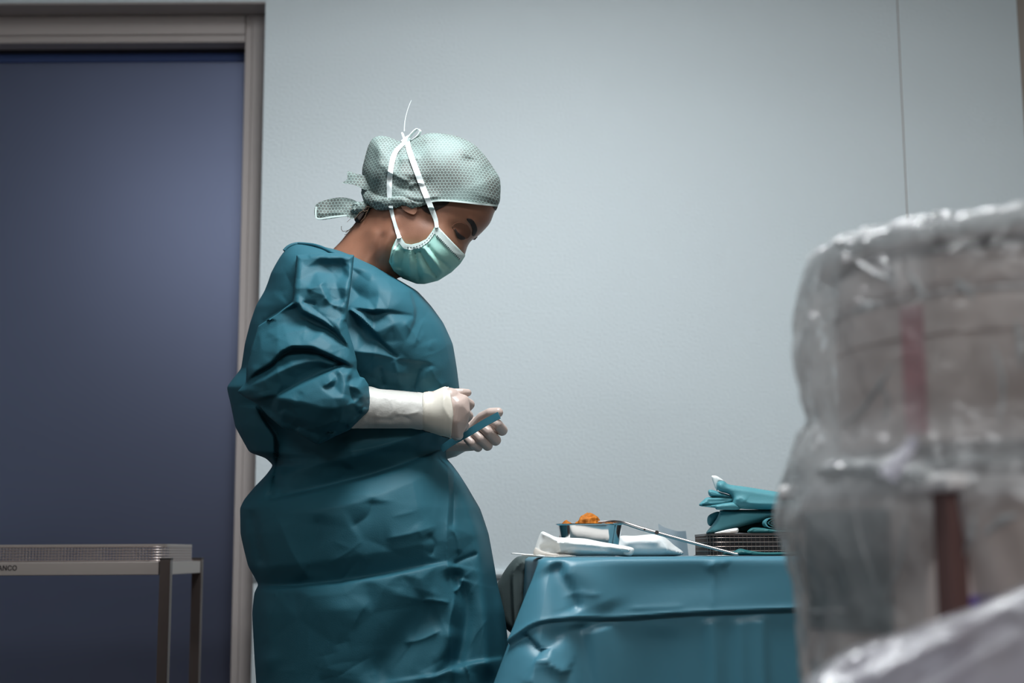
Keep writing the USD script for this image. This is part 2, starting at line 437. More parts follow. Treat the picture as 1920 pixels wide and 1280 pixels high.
obj('joint', box((xs - .0013, WALL + .002, 0), (xs + .0013, WALL + .1, CEIL)), MAT['wall_warm'], wall)
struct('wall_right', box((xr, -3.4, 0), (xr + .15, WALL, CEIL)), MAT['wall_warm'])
struct('wall_left', box((-3.55, -3.4, 0), (-3.4, WALL, CEIL)), MAT['wall'])
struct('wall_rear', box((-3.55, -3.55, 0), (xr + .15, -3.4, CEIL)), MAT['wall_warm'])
struct('floor', box((-3.55, -3.55, -.1), (xr + .15, WALL + .3, 0)), MAT['floor'])
struct('ceiling', box((-3.55, -3.55, CEIL), (xr + .15, WALL + .3, CEIL + .1)), MAT['ceiling'])
zr1, zr0 = Z(945, 1068, WALL), Z(945, 1083, WALL)
struct('trim_1', cat(box((oR + .002, WALL - .012, zr0), (xr, WALL, zr1), .003), box((oR + .002, WALL - .016, zr0 + .006), (xr, WALL - .01, zr1 - .006), .002)), MAT['wall'])
# door: frame recessed in the opening, leaf recessed in the frame
FY, DY = WALL + .085, WALL + .165
fi, fz = X(446, 640, FY), Z(440, 79, FY)
d = UsdGeom.Xform.Define(stage, '/World/door_1'); tag(d, 'tall blue sliding door filling the left of the picture', 'door', kind='structure')
prof_r = cat(box((fi, FY, 0), (oR - .0005, DY, oT - .001), .004), box((fi + .020, FY - .006, 0), (oR - .0005, FY + .01, oT - .005), .003))
obj('frame_jamb', prof_r, MAT['frame'], d)
obj('frame_jamb', box((oL + .0005, FY, 0), (oL + .05, DY, oT - .001), .004), MAT['frame'], d)
obj('soffit', box((oL, WALL + .002, oT - .004), (oR - .001, FY - .001, oT)), MAT['frame'], d)
obj('frame_head', cat(box((oL + .051, FY, fz), (fi - .0005, DY, oT - .001), .004), box((oL + .051, FY - .006, fz + .020), (fi - .0005, FY + .01, oT - .005), .003)), MAT['frame'], d)
dz = Z(300, 101, DY); dz2 = Z(300, 116, DY)
obj('rubber_and_shade', box((oL, DY - .03, dz), (fi + .01, DY + .03, fz + .02), .002), MAT['rubber_and_shade'], d)  # dark strip stands in for the shade under the frame head
obj('rubber_and_shade', box((fi - .006, DY - .015, 0), (fi + .01, DY + .03, fz), .002), MAT['rubber_and_shade'], d)
obj('top_edge', box((oL, DY - .003, dz2), (fi + .01, DY + .04, dz + .003), .002), MAT['door_blue'], d)
obj('leaf', box((oL, DY, .008), (fi + .01, DY + .04, dz2), .002), MAT['door'], d)
# ceiling lamp panels and the added fill panel (each a frame and a lit diffuser; its light stands just below it)
for k, (x, y, h) in enumerate(((.05, 2.0, .5), (-1.6, -.6, .5), (.65, -.2, .4))):
    t = thing('ceiling_and_fill_lamp', 'square lit lamp panel set in the ceiling ' + ('above the person', 'to the left behind the camera', 'near the right wall, added to brighten the machine')[k], 'lamp', (x, y, CEIL))
    g = h + .03
    fr = cat(*[box(a, b) for a, b in (((x - g, y - g, CEIL - .03), (x - h, y + g, CEIL)), ((x + h, y - g, CEIL - .03), (x + g, y + g, CEIL)), ((x - h, y - g, CEIL - .03), (x + h, y - h, CEIL)), ((x - h, y + h, CEIL - .03), (x + h, y + g, CEIL)))])
    obj('frame', fr, MAT['ceiling'], t)
    obj('diffuser', box((x - h, y - h, CEIL - .02), (x + h, y + h, CEIL - .012)), MAT['lamp'], t)

struct('added_trim_2', box((-3.4, -3.4, 0), (xr, -3.36, 1.5), .004), MAT['machine_dark'])  # unseen dark wainscot, added to darken the door's lower reflection
# operating lamp on its ceiling arm, above the frame
t = thing('operating_lamp', 'round operating lamp hanging from the ceiling above the table', 'lamp', LAMP)
obj('housing', lathe([(1e-5, .07), (.10, .065), (.27, .03), (.30, .0), (.285, -.004), (1e-5, -.004)], 64, LAMP), MAT['ceiling'], t)
obj('diffuser', lathe([(1e-5, -.002), (.275, -.002), (.275, -.008), (1e-5, -.008)], 64, LAMP), MAT['lamp'], t)
obj('arm', tube(np.array([(LAMP[0], LAMP[1], LAMP[2] + .05), (LAMP[0], LAMP[1], LAMP[2] + .14), (LAMP[0] + .02, LAMP[1], LAMP[2] + .17), (LAMP[0] + .26, LAMP[1], LAMP[2] + .2), (LAMP[0] + .28, LAMP[1], LAMP[2] + .22), (LAMP[0] + .28, LAMP[1], CEIL)]), .022, 16), MAT['ceiling'], t)

# ------------------------------------------------------------------ steel cart at the left
CY0, CY1 = 3.0, 3.3
c1 = X(318, 1100, CY0); c0 = c1 - .95
ct = Z(200, 1053, CY0); cb = Z(200, 1078, CY0)
base = ((c0 + c1) / 2, (CY0 + CY1) / 2, 0)
cart = thing('steel_cart', 'brushed steel trolley with square legs standing before the blue door', 'cart', base)
S = .0225
for (x, y) in ((c1 - S, CY0), (c1 - S, CY1), (c0, CY0), (c0, CY1)):
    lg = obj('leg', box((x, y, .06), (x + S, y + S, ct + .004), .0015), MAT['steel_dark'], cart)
    obj('cap', box((x - .0005, y - .0005, ct + .003), (x + S + .0005, y + S + .0005, ct + .0075), .001), MAT['rubber_and_shade'], lg)
    w = trimesh.creation.cylinder(.03, .022, sections=24, transform=trimesh.transformations.rotation_matrix(np.pi / 2, (0, 1, 0))); w.apply_translation((x + S / 2, y + S / 2, .03))
    fk = box((x + S / 2 - .016, y + S / 2 - .01, .03), (x + S / 2 + .016, y + S / 2 + .01, .062), .002)
    ca = obj('caster', w, MAT['rubber_and_shade'], lg); obj('fork', fk, MAT['steel_dark'], lg)
obj('rail', box((c0 + S, CY0 + .002, cb), (c1 - S - .002, CY0 + .02, ct), .0015), MAT['steel'], cart)
obj('rail', box((c0 + S, CY1 + .002, cb), (c1 - S, CY1 + .02, ct), .0015), MAT['steel'], cart)
obj('rail', box((c1 - S + .002, CY0 + S, cb), (c1 - .002, CY1, ct), .0015), MAT['steel'], cart)
obj('rail', box((c0, CY0 + S, cb), (c0 + .018, CY1, ct), .0015), MAT['steel'], cart)
obj('shelf', box((c0 + S, CY0 + .02, ct - .006), (c1 - S, CY1, ct - .002)), MAT['steel'], cart)
obj('shelf', box((c0 + S, CY0 + .004, .25), (c1 - S, CY1 + .01, .27), .003), MAT['steel'], cart)
txt = meshkit.text_mesh('BLANCO', .0100, .0005, bold=True)
hw = txt.bounds[1][0]
txt.apply_transform(trimesh.transformations.rotation_matrix(np.pi / 2, (1, 0, 0)))
txt.apply_translation((X(31, 1066, CY0) - hw, CY0 + .0019, Z(20, 1069, CY0)))
obj('lettering', txt, MAT['black'], cart, smooth=False)
# perforated tray on the cart
tz1, tz0 = Z(200, 1020, CY0 + .02), ct + .0012
tx1 = X(313, 1030, CY0 + .03); tx0 = tx1 - .9
ty0, ty1 = CY0 + .027, CY1 - .012
tray = thing('wire_tray', 'shallow wire mesh tray lying on the steel trolley', 'tray', ((tx0 + tx1) / 2, (ty0 + ty1) / 2, tz0))
def rrect(x0, y0, x1, y1, r, z, n=6):
    out = []
    for cx, cy, a in ((x1 - r, y0 + r, -90), (x1 - r, y1 - r, 0), (x0 + r, y1 - r, 90), (x0 + r, y0 + r, 180)):
        for k in range(n + 1):
            t = math.radians(a + 90 * k / n); out.append((cx + r * math.cos(t), cy + r * math.sin(t), z))
    return np.array(out)
def wire_tray(t, x0, y0, x1, y1, z0, z1, r, pitch, wr, rim, mat, rim_mat, levels):
    ring = rrect(x0, y0, x1, y1, r, 0)
    dense = resample(ring, pitch)
    ws = [tube(np.array([p + (0, 0, z0), p + (0, 0, z1)]), wr, 5) for p in dense]
    for z in np.linspace(z0 + wr, z1, levels + 1)[:-1]:
        ws.append(tube(resample(ring, pitch) + (0, 0, z), wr, 5, closed=True))
    for x in np.arange(x0 + pitch, x1, pitch * 2): ws.append(tube(np.array([(x, y0, z0 + wr), (x, y1, z0 + wr)]), wr, 4))
    for y in np.arange(y0 + pitch, y1, pitch * 2): ws.append(tube(np.array([(x0, y, z0 + wr), (x1, y, z0 + wr)]), wr, 4))
    pr = obj('wire_mesh', cat(*ws), mat, t, smooth=60); tag(pr, kind='stuff')
    band = []
    for zz in (z1 - rim, z1):
        pass
    R2 = resample(ring, .006)
    n = len(R2); q = []
    cen = R2.mean(0)
    nrm = R2 - cen
    t3 = np.roll(R2, -1, 0) - np.roll(R2, 1, 0); no = np.stack([t3[:, 1], -t3[:, 0], 0 * t3[:, 0]], 1); no /= np.linalg.norm(no, axis=1, keepdims=True)
    for off, z in ((.0012, z1 - rim), (.0012, z1), (-.0012, z1), (-.0012, z1 - rim)): q.append(R2 + no * off + (0, 0, z))
    v = np.vstack(q); f = []
    for a in range(4):
        b = (a + 1) % 4
        for i in range(n):
            j = (i + 1) % n
            f += [[a * n + i, a * n + j, b * n + j], [a * n + i, b * n + j, b * n + i]]
    m = trimesh.Trimesh(v, f, process=False); m.fix_normals()
    obj('rim', m, rim_mat, t)
wire_tray(tray, tx0, ty0, tx1, ty1, tz0, tz1, .03, .0068, .0011, .004, MAT['wire'], MAT['steel'], 6)
# ------------------------------------------------------------------ the person
def hex_cap():
    s = .0062
    N = {'tc': ('texture_coordinate', {}), 'sep': ('separate_xyz', {}), 'cmb': ('combine_xyz', {}),
         'sc': ('vector_math', {'math_type': 'multiply', 'vector2': (1 / s, 1 / (s * 1.7320508), 0)}),
         'off': ('vector_math', {'math_type': 'add', 'vector2': (.5, .5, 0)})}
    L = [('tc.object', 'sep.vector'), ('sep.x', 'cmb.x'), ('sep.z', 'cmb.y'), ('cmb.vector', 'sc.vector1'), ('sc.vector', 'off.vector1')]
    for k, src in (('a', 'sc.vector'), ('c', 'off.vector')):
        N.update({k + 'f': ('vector_math', {'math_type': 'fraction'}), k + 's': ('vector_math', {'math_type': 'subtract', 'vector2': (.5, .5, 0)}),
                  k + 'm': ('vector_math', {'math_type': 'multiply', 'vector2': (1, 1.7320508, 0)}), k + 'a': ('vector_math', {'math_type': 'absolute'}),
                  k + 'd': ('vector_math', {'math_type': 'dot_product', 'vector2': (.5, .8660254, 0)}), k + 'x': ('separate_xyz', {}), k + 'h': ('math', {'math_type': 'maximum'})})
        L += [(src, k + 'f.vector1'), (k + 'f.vector', k + 's.vector1'), (k + 's.vector', k + 'm.vector1'), (k + 'm.vector', k + 'a.vector1'),
              (k + 'a.vector', k + 'd.vector1'), (k + 'a.vector', k + 'x.vector'), (k + 'x.x', k + 'h.value1'), (k + 'd.value', k + 'h.value2')]
    N.update({'mn': ('math', {'math_type': 'minimum'}), 'rr': ('map_range', {'from_min': .395, 'from_max': .46, 'to_min': 0.0, 'to_max': 1.0, 'clamp': True}),
              'n': ('noise_texture', {'scale': 14.0, 'detail': 3.0}), 'nr': ('rgb_ramp', {'ramp': [(.35, (.17, .235, .225)), (.62, (.10, .112, .105))]}),
              'mx': ('mix_color', {'b': (.30, .41, .39)}), 'b': ('bump', {'strength': .5, 'distance': .0006}), 'p': ('principled_bsdf', {'roughness': .65})})
    L += [('ah.value', 'mn.value1'), ('ch.value', 'mn.value2'), ('mn.value', 'rr.value'), ('tc.object', 'n.vector'), ('n.fac', 'nr.fac'), ('nr.color', 'mx.a'),
          ('rr.result', 'mx.fac'), ('mx.result', 'p.base_color'), ('rr.result', 'b.height'), ('b.normal', 'p.normal')]
    return usdkit.material(stage, LOOK + 'honeycomb_cap_fabric', N, L, surface='p.BSDF')
MAT['cap'] = hex_cap()

PY0 = 2.60
feet = at(690, 1040, PY0); feet = (float(feet[0]), PY0, 0.0)
who = thing('person', 'person in teal gown, cap and mask looking down at a tie in gloved hands', 'person', feet)

# head and neck: profile outline, real width
HEAD = np.array([(618, 476), (640, 451), (664, 420), (684, 392), (690, 360), (688, 325), (702, 292), (732, 277), (780, 270), (830, 266), (880, 280), (910, 306), (928, 345), (932, 384), (926, 400), (918, 419), (904, 435),
                 (894, 444), (884, 451), (877, 461), (873, 473), (868, 486), (858, 492), (855, 500), (848, 508), (836, 513), (826, 521), (804, 527), (784, 524), (765, 519), (745, 522), (734, 540), (735, 600), (610, 600), (600, 520)], float)
HEAD_O = spline(HEAD, 260, True)
HPG = Polygon(HEAD_O).buffer(0)
CAPO = [(679, 325), (684, 296), (693, 268), (705, 256), (726, 256), (747, 264), (765, 267), (780, 259), (797, 251), (818, 249.5), (845, 252.5), (869, 260), (890, 272), (910, 293), (928, 319), (936.5, 334), (938.6, 358), (932.6, 385.5),
        (901, 382), (869, 378), (827, 375), (797, 379), (768, 383), (738, 386), (714, 387), (695, 376), (688, 358)]
MASKO = [(816, 424), (821, 424), (846, 451), (873, 478.5), (863, 494.5), (847, 510), (822, 526), (796, 532.5), (781, 532), (755, 522), (738, 508), (729, 491), (735, 464), (743, 447), (751, 443), (760, 456.5), (771, 458.5), (785, 455), (799, 448), (809, 435)]
CPG = Polygon(spline(CAPO, 200, True)).union(HPG).buffer(1.5)
MPG = Polygon(resample(MASKO, 4)).union(HPG).buffer(1.0).buffer(3).buffer(-3)
def dist_in(pg, px, py):
    p = shapely.points(np.stack([np.ravel(px), np.ravel(py)], 1))
    d = shapely.distance(p, pg.boundary); d[~shapely.contains(pg, p)] = 0
    return d.reshape(np.shape(px))
def width_at(px, py):
    r = np.hypot(px - 815, py - 385)
    w = 1 / (1 + np.exp(-(r - 138) / 10))
    return .074 * (1 - w) + .056 * w
FACE = [  # eye socket, lid, cheek, ear and neck tendons
    ('b', (858, 434), 17, 10, 45, -.006), ('b', (862, 436), 9, 7, 45, .0045), ('r', [(872, 410), (886, 414), (893, 424), (894, 438)], 6, 6, .003), ('r', [(850, 428), (860, 440), (872, 448)], 4, 4, .002, .1),
    ('b', (832, 446), 22, 16, 40, .004), ('b', (790, 440), 26, 20, 0, .002), ('b', (800, 412), 20, 12, 20, -.003),
    ('r', [(745, 392), (730, 440), (712, 500)], 9, 9, .004), ('r', [(705, 420), (690, 470), (680, 510)], 10, 10, .003), ('r', [(722, 430), (708, 475), (700, 520)], 6, 6, -.004),
    ('r', [(742, 430), (748, 460), (760, 480)], 8, 8, .004)]
def prof(d, R): return np.sqrt(np.clip(1 - (1 - np.clip(d / R, 0, 1))**2, 0, 1))
def t_head(px, py): return width_at(px, py) * prof(dist_in(HPG, px, py), 78) + relief(px, py, FACE) * np.clip(dist_in(HPG, px, py) / 8, 0, 1)
CAPF = [('r', [(700, 300), (740, 320), (790, 330)], 7, 7, .002), ('k', [(720, 318), (745, 330), (770, 342)], 5, 5, .0035), ('k', [(765, 350), (780, 343), (800, 345)], 5, 5, .004), ('k', [(745, 300), (765, 297), (790, 296)], 4, 4, .003),
        ('k', [(752, 270), (790, 262), (840, 268), (880, 285)], 4, 4, .0025), ('k', [(860, 275), (875, 290), (900, 300), (918, 318)], 6, 6, .003), ('b', (880, 300), 14, 8, 10, -.003), ('k', [(730, 340), (750, 352), (785, 360)], 5, 5, -.003),
        ('r', [(705, 262), (712, 300), (700, 350)], 8, 8, .004), ('r', [(735, 266), (745, 300), (730, 350)], 8, 8, -.004), ('k', [(755, 366), (785, 372), (830, 366)], 5, 5, .003), ('b', (785, 345), 22, 12, 0, -.004)]
def t_cap(px, py): return np.maximum(.082 * prof(dist_in(CPG, px, py), 74) + relief(px, py, CAPF) * np.clip(dist_in(CPG, px, py) / 6, 0, 1), t_head(px, py) + .003)
MASKF = [('k', [(760, 466), (755, 485), (748, 506)], 5, 5, -.003, .1), ('k', [(777, 466), (781, 490), (788, 528)], 4, 7, -.004, .08), ('k', [(770, 466), (768, 490), (768, 524)], 5, 4, .003, .1), ('k', [(786, 466), (800, 492), (820, 521)], 4, 8, -.0045, .08),
         ('k', [(793, 462), (812, 488), (832, 513)], 6, 4, .0035, .08), ('k', [(800, 458), (820, 482), (846, 505)], 4, 6, -.003, .08), ('r', [(745, 462), (738, 480), (740, 500)], 5, 5, .003), ('b', (818, 480), 14, 30, -45, .003),
         ('k', [(788, 512), (803, 514), (818, 521)], 5, 5, .003), ('b', (800, 505), 12, 9, 20, .003)]
MASKF = [(*q[:5], q[5] * 1.6) if q[0] == 'b' else (*q[:4], q[4] * 2.5, *q[5:]) for q in MASKF]
CAPF = [(*q[:5], q[5] * 1.5) if q[0] == 'b' else (*q[:4], q[4] * 1.6, *q[5:]) for q in CAPF]
def t_mask(px, py): return (width_at(px, py) + .006) * prof(dist_in(MPG, px, py), 66) + .0035 + relief(px, py, MASKF) * np.clip(dist_in(MPG, px, py) / 6, 0, 1)
head = slab(HEAD, PY0, lambda px, py, d: np.where(d > 0, t_head(px, py), 0), step=3.4)
# the body below the clothes: trunk, arms and legs, united with head and neck into one skin
def wp(px, py, Y): return at(px, py, Y)
NEAR_SH, FAR_SH = wp(608, 550, 2.50), wp(625, 545, 2.74)
trunk = bones([[(wp(668, 520, 2.60), .05), (wp(648, 600, 2.60), .105), (wp(655, 720, 2.60), .11), (wp(665, 850, 2.60), .105), (wp(665, 980, 2.60), .135), (wp(675, 1060, 2.60), .12)],
               [(NEAR_SH, .042), (wp(640, 580, 2.60), .07), (FAR_SH, .05)],
               [(NEAR_SH, .040), (wp(545, 742, 2.435), .031), (wp(690, 768, 2.42), .025), (wp(775, 770, 2.45), .021)],
               [(FAR_SH, .045), (wp(570, 770, 2.76), .036), (wp(800, 832, 2.66), .028), (wp(850, 826, 2.605), .022)]])
hipz, knz, anz = .86, .47, .09
hx = feet[0]
for sy in (-1, 1):
    trunk += bones([[((hx, PY0 + sy * .08, hipz), .09), ((hx + .02, PY0 + sy * .085, knz), .057), ((hx - .01, PY0 + sy * .09, anz), .04)]])
hm = to_man(head)
body = unite(trunk, .02, 6)
bm = to_man(body)
full = hm + bm
body_mesh = to_tm(full)
obj('body', body_mesh, MAT['skin'], who, smooth=60)
hair_strokes = []
# patches lying on the head, cap or mask
def patch(poly, base, lift, thick, step=2.5, smooth=True):
    return slab(poly, PY0, lambda px, py, d: base(px, py) + lift, lambda px, py, d: -(base(px, py) + lift - thick), step=step, rings=(), smooth_outline=smooth)
def t_skin_cap(px, py): return np.maximum(t_head(px, py), np.where(dist_in(CPG, px, py) > 0, t_cap(px, py), 0) * (py < 388))
def band(path, w, n=40):
    c = spline(path, n); t = np.gradient(c, axis=0); t /= np.linalg.norm(t, axis=1, keepdims=True)
    nn = np.stack([-t[:, 1], t[:, 0]], 1); w = np.interp(np.linspace(0, 1, n), np.linspace(0, 1, len(np.atleast_1d(w))), np.atleast_1d(w))[:, None] / 2
    return np.vstack([c + nn * w, (c - nn * w)[::-1]])
# hair at the temple, forehead edge and nape
obj('hair', patch([(782, 378), (812, 377), (842, 378), (834, 386), (820, 393), (810, 402), (801, 399), (792, 392)], t_head, .0018, .006), MAT['hair'], who)
obj('hair', patch([(922, 377), (934, 378), (933, 388), (929, 395), (926, 389)], t_head, .003, .006), MAT['hair'], who)
obj('hair', slab([(664, 410), (676, 388), (690, 374), (716, 380), (706, 392), (690, 402), (676, 420)], PY0, puff(.045, 14), step=3), MAT['hair'], who)
st = []
for k in range(26):
    a = np.array([rng.uniform(672, 700), rng.uniform(376, 396)]); e = a + np.array([rng.uniform(-26, -4), rng.uniform(-16, 34)])
    mid = (a + e) / 2 + rng.uniform(-6, 6, 2)
    c = spline([a, mid, e], 9); st.append(tube(at(c[:, 0], c[:, 1], PY0 - .02 + rng.uniform(-.03, .03)), np.linspace(.0006, .0003, 9), 4))
for pts in ([(690, 395), (672, 418), (652, 432), (641, 433), (640, 424)], [(684, 398), (662, 424), (648, 436)], [(686, 402), (668, 420), (655, 436), (646, 440)]):
    c = spline(pts, 14); st.append(tube(at(c[:, 0], c[:, 1], PY0 - .015), .0005, 4))
tag(obj('hair_strand', cat(*st), MAT['hair_light'], who, label='loose hair strands at the nape'), kind='stuff')
# brow, lid, lashes
obj('eyebrow', patch([(875, 409.5), (884, 410.5), (891, 418), (895, 431), (890, 441.5), (885, 441), (886, 431), (882.5, 421), (877, 414.5)], t_head, .0012, .004, 1.6), MAT['brow'], who)
obj('eyelid', patch([(847, 424), (856, 417), (868, 417), (878, 424), (883, 436), (878, 446), (868, 447), (858, 440), (851, 432)], t_head, .0004, .003, 2), MAT['lid'], who, label='brown made-up eyelid')
obj('eyelash', patch([(853, 428), (858, 434), (865, 440), (873, 446.5), (868, 449.5), (860, 447), (855, 439)], t_head, .0022, .004, 1.6), MAT['brow'], who)
obj('eyelash', tube(at(*np.array([(886, 448), (890, 448.5), (895, 444)]).T, PY0 + .02), [.0016, .0014, .0006], 5), MAT['brow'], who)
obj('ear', patch([(752, 384), (764, 380), (778, 384), (782, 394), (776, 402), (764, 398), (756, 393)], t_head, .006, .012, 2.2), MAT['skin'], who)

# the cap
cap = slab(CAPO, PY0, lambda px, py, d: t_cap(px, py) + .001, step=3.2)
cp = obj('cap', cap, MAT['cap'], who, smooth=60, label='pale green honeycomb bouffant cap')
roll = spline([(688, 352), (692, 366), (706, 378), (728, 381), (752, 377), (775, 382), (800, 380)], 40)
rr = np.interp(np.linspace(0, 1, 40), [0, .15, .5, .8, 1], [.011, .014, .011, .008, .003])
tt = t_skin_cap(roll[:, 0], roll[:, 1])
rp = at(roll[:, 0], roll[:, 1], PY0 - tt + .004)
ro = tube(rp, rr, 14); 
v = np.array(ro.vertices); ro.vertices = v + (meshkit.noise(v * 140, 3)[:, None] - .5) * .005
obj('rolled_band', ro, MAT['cap'], cp)
obj('hem', patch(band([(798, 379), (828, 375.5), (868, 378.5), (902, 382.5), (933, 385.5)], 3.5), t_cap, .0035, .006, 2), MAT['mask_white'], cp)
def cloth_strip(poly, Y, thick=.003, strokes=(), step=3.0, wav=.004, seed=1):
    ph = lambda px, py: wav * (meshkit.noise(np.stack([px / 22, py / 22, 0 * px], -1), seed) - .5) * 2
    return slab(poly, Y, lambda px, py, d: thick / 2 + ph(px, py) + (relief(px, py, strokes) if len(strokes) else 0), lambda px, py, d: thick / 2 - ph(px, py) - (relief(px, py, strokes) if len(strokes) else 0), step=step, rings=())
obj('tie', cloth_strip([(716, 352), (704, 345), (685, 330), (666, 325), (652, 321), (651, 336), (641, 343), (662, 346), (685, 356), (700, 362)], PY0 - .035, wav=.006), MAT['cap'], cp)
obj('tie', cloth_strip([(591, 386), (610, 375), (640, 370), (664, 375), (672, 384), (671, 404), (658, 410), (648, 406), (596, 411.5)], PY0 - .03, wav=.005, strokes=[('k', [(594, 402), (620, 399), (650, 398)], 3, 3, .003)]), MAT['cap'], cp)
obj('tie_edge', cat(ribbon(at(*spline([(593, 388), (592, 400), (596, 410), (622, 407), (650, 404)], 24).T, PY0 - .036), (0, 1, 0), .003, .003)), MAT['mask_white'], cp)
kn = tube(at(*spline([(664, 384), (672, 392), (682, 390), (692, 380)], 12).T, PY0 - .03), [.008, .011, .012, .012, .011, .011, .012, .012, .012, .011, .01, .008], 12)
v = np.array(kn.vertices); kn.vertices = v + (meshkit.noise(v * 180, 5)[:, None] - .5) * .006
obj('knot', kn, MAT['cap'], cp)

# the mask, its white edges, stitches and tapes
mk = obj('mask', slab(MASKO, PY0, lambda px, py, d: t_mask(px, py), step=2.8, smooth_outline=False, rings=(1.5, 3)), MAT['mask'], who, smooth=60, label='pleated mint green face mask')
obj('nose_band', patch([(817, 424.5), (821, 424.5), (846, 451), (872.5, 478.5), (863.5, 489), (840, 466), (818, 443), (813, 431)], t_mask, .0012, .003, 2.4, False), MAT['mask_white'], mk)
obj('edge_band', patch([(812, 432), (816, 437), (804, 453), (788, 465), (771, 468.5), (757, 466), (748, 455), (741, 467), (736, 470), (743, 447.5), (751, 443.5), (760, 457), (771, 459), (785, 455.5), (799, 448.5), (808, 436)], t_mask, .001, .003, 2.4, False), MAT['mask_white'], mk)
sq = []
for a, b, n in (((818.5, 441), (862.5, 486.5), 17),):
    for k in range(n):
        p = np.array(a) + (np.array(b) - a) * (k + .5) / n
        u = (np.array(b) - a) / np.linalg.norm(np.array(b) - a); w = np.array([-u[1], u[0]])
        sq.append(patch([p - u * 1.1 - w * 1.0, p + u * 1.1 - w * 1.0, p + u * 1.1 + w * 1.0, p - u * 1.1 + w * 1.0], t_mask, .0028, .003, .9, False))
for path in ([(812, 436), (801, 450), (786, 460), (771, 463.5), (758, 461.5)], [(814, 439), (803, 453.5), (788, 463), (772, 466.5), (758, 464)], [(737, 472), (733, 484), (734, 494)]):
    c = spline(path, 24)
    for k in range(0, 22, 2):
        p, q2 = c[k], c[k + 1]
        sq.append(patch(band([p, (p + q2) / 2, q2], .7, 4), t_mask, .0016, .0016, .9, False))
tag(obj('stitch', cat(*sq), MAT['stitch'], mk, smooth=False), kind='stuff')
def t_tape(px, py): return np.maximum(np.maximum(t_head(px, py), np.where(dist_in(CPG, px, py) > 0, t_cap(px, py), 0) * (py < 390)), np.where(dist_in(Polygon(MASKO), px, py) > 0, t_mask(px, py), 0))
obj('tape', patch(band([(763, 264), (768, 284), (780, 317), (794.5, 355), (809, 391), (817, 412), (819, 426)], [9, 11, 11, 11, 10, 7]), t_tape, .005, .002), MAT['strap'], mk)
obj('tape', patch(band([(757, 268), (740, 288), (732, 322), (730, 358), (733, 390), (740, 418), (749, 446)], [6, 10, 10, 10, 8, 6, 8]), t_tape, .005, .002), MAT['strap'], mk)
bow = []
bow.append(ribbon(at(*spline([(760, 268), (768, 256), (777, 246), (783, 242), (788, 246), (784, 254), (774, 262), (764, 268)], 30).T, PY0 + np.linspace(-.012, .002, 30)), (.3, 1, .2), .011, .0015))
bow.append(ribbon(at(*spline([(762, 266), (757, 258), (754, 248)], 10).T, PY0), (.5, 1, 0), [.009] * 9 + [.004], .0012))
bow.append(tube(at(*spline([(755, 268), (762, 262), (768, 258)], 8).T, PY0 - .006), .0055, 10))
bow.append(tube(at(*spline([(758, 246), (759, 228), (763, 210), (767, 198), (771, 188)], 16).T, PY0), np.linspace(.0009, .0005, 16), 5))
obj('tape_knot', cat(*bow), MAT['strap'], mk)

# ---- the gown
TORSO = [(456, 556, 582, .008), (462, 543, 604, .07), (470, 534, 640, .115), (480, 526, 668, .15), (495, 517, 698, .172), (512, 508, 726, .184), (530, 502, 757, .191), (545, 496, 782, .195), (573, 480, 808, .2), (605, 469, 831, .2), (645, 459, 849, .197), (690, 452, 856.5, .187),
         (726, 425.5, 861, .175), (760, 433, 862, .165), (799, 441, 856, .157), (836, 461, 842, .152), (848, 468, 837, .151), (858, 497, 837, .152), (872, 511.5, 849, .156), (890, 499, 862, .165), (912, 478, 876, .176), (936, 458, 890, .187), (953, 450, 900, .193), (1000, 451, 916, .2),
         (1060, 465, 927, .203), (1096, 484, 933, .203), (1111, 477, 937, .204), (1149, 473, 946, .206), (1232, 477, 956, .207), (1290, 481, 960, .208), (1640, 500, 968, .215)]
T_BREAK = [
    [(498, 940, -10, 0), (530, 932, -22, 2), (560, 926, -26, 4), (620, 912, -28, 4), (700, 892, -28, 4), (760, 872, -24, 4), (815, 849, -16, 2), (840, 838, -6, 0)],
    [(484, 1100, -6, 4), (520, 1101, -14, 6), (560, 1099, -16, 8), (640, 1092, -16, 8), (655, 1089, -14, 6), (720, 1079, -14, 8), (790, 1064, -12, 6), (834, 1055, -6, 2)],
    [(478, 760, -10, 4), (500, 795, -20, 6), (516, 818, -22, 6), (517, 870, -18, 4), (508, 920, -8, 4)],
    [(653, 575, -24, -26), (690, 583, 8, -12), (730, 583, 8, 0), (778, 591, 6, 2)],
    [(656, 580, -2, -18), (690, 612, 4, -14), (720, 645, 4, -8), (746, 670, 4, -2)],
    [(668, 661, 8, 4), (700, 665, 8, 2), (752, 675, 8, 2), (803, 681, 7, 2)],
    [(706, 507, 6, 8), (745, 524, -6, 10), (770, 545, -14, 10), (779, 580, -14, 10), (777, 602, -6, 4)],
    [(818, 1264, -8, 2), (850, 1250, -10, 4), (890, 1240, -10, 6), (940, 1233, -8, 4)]]
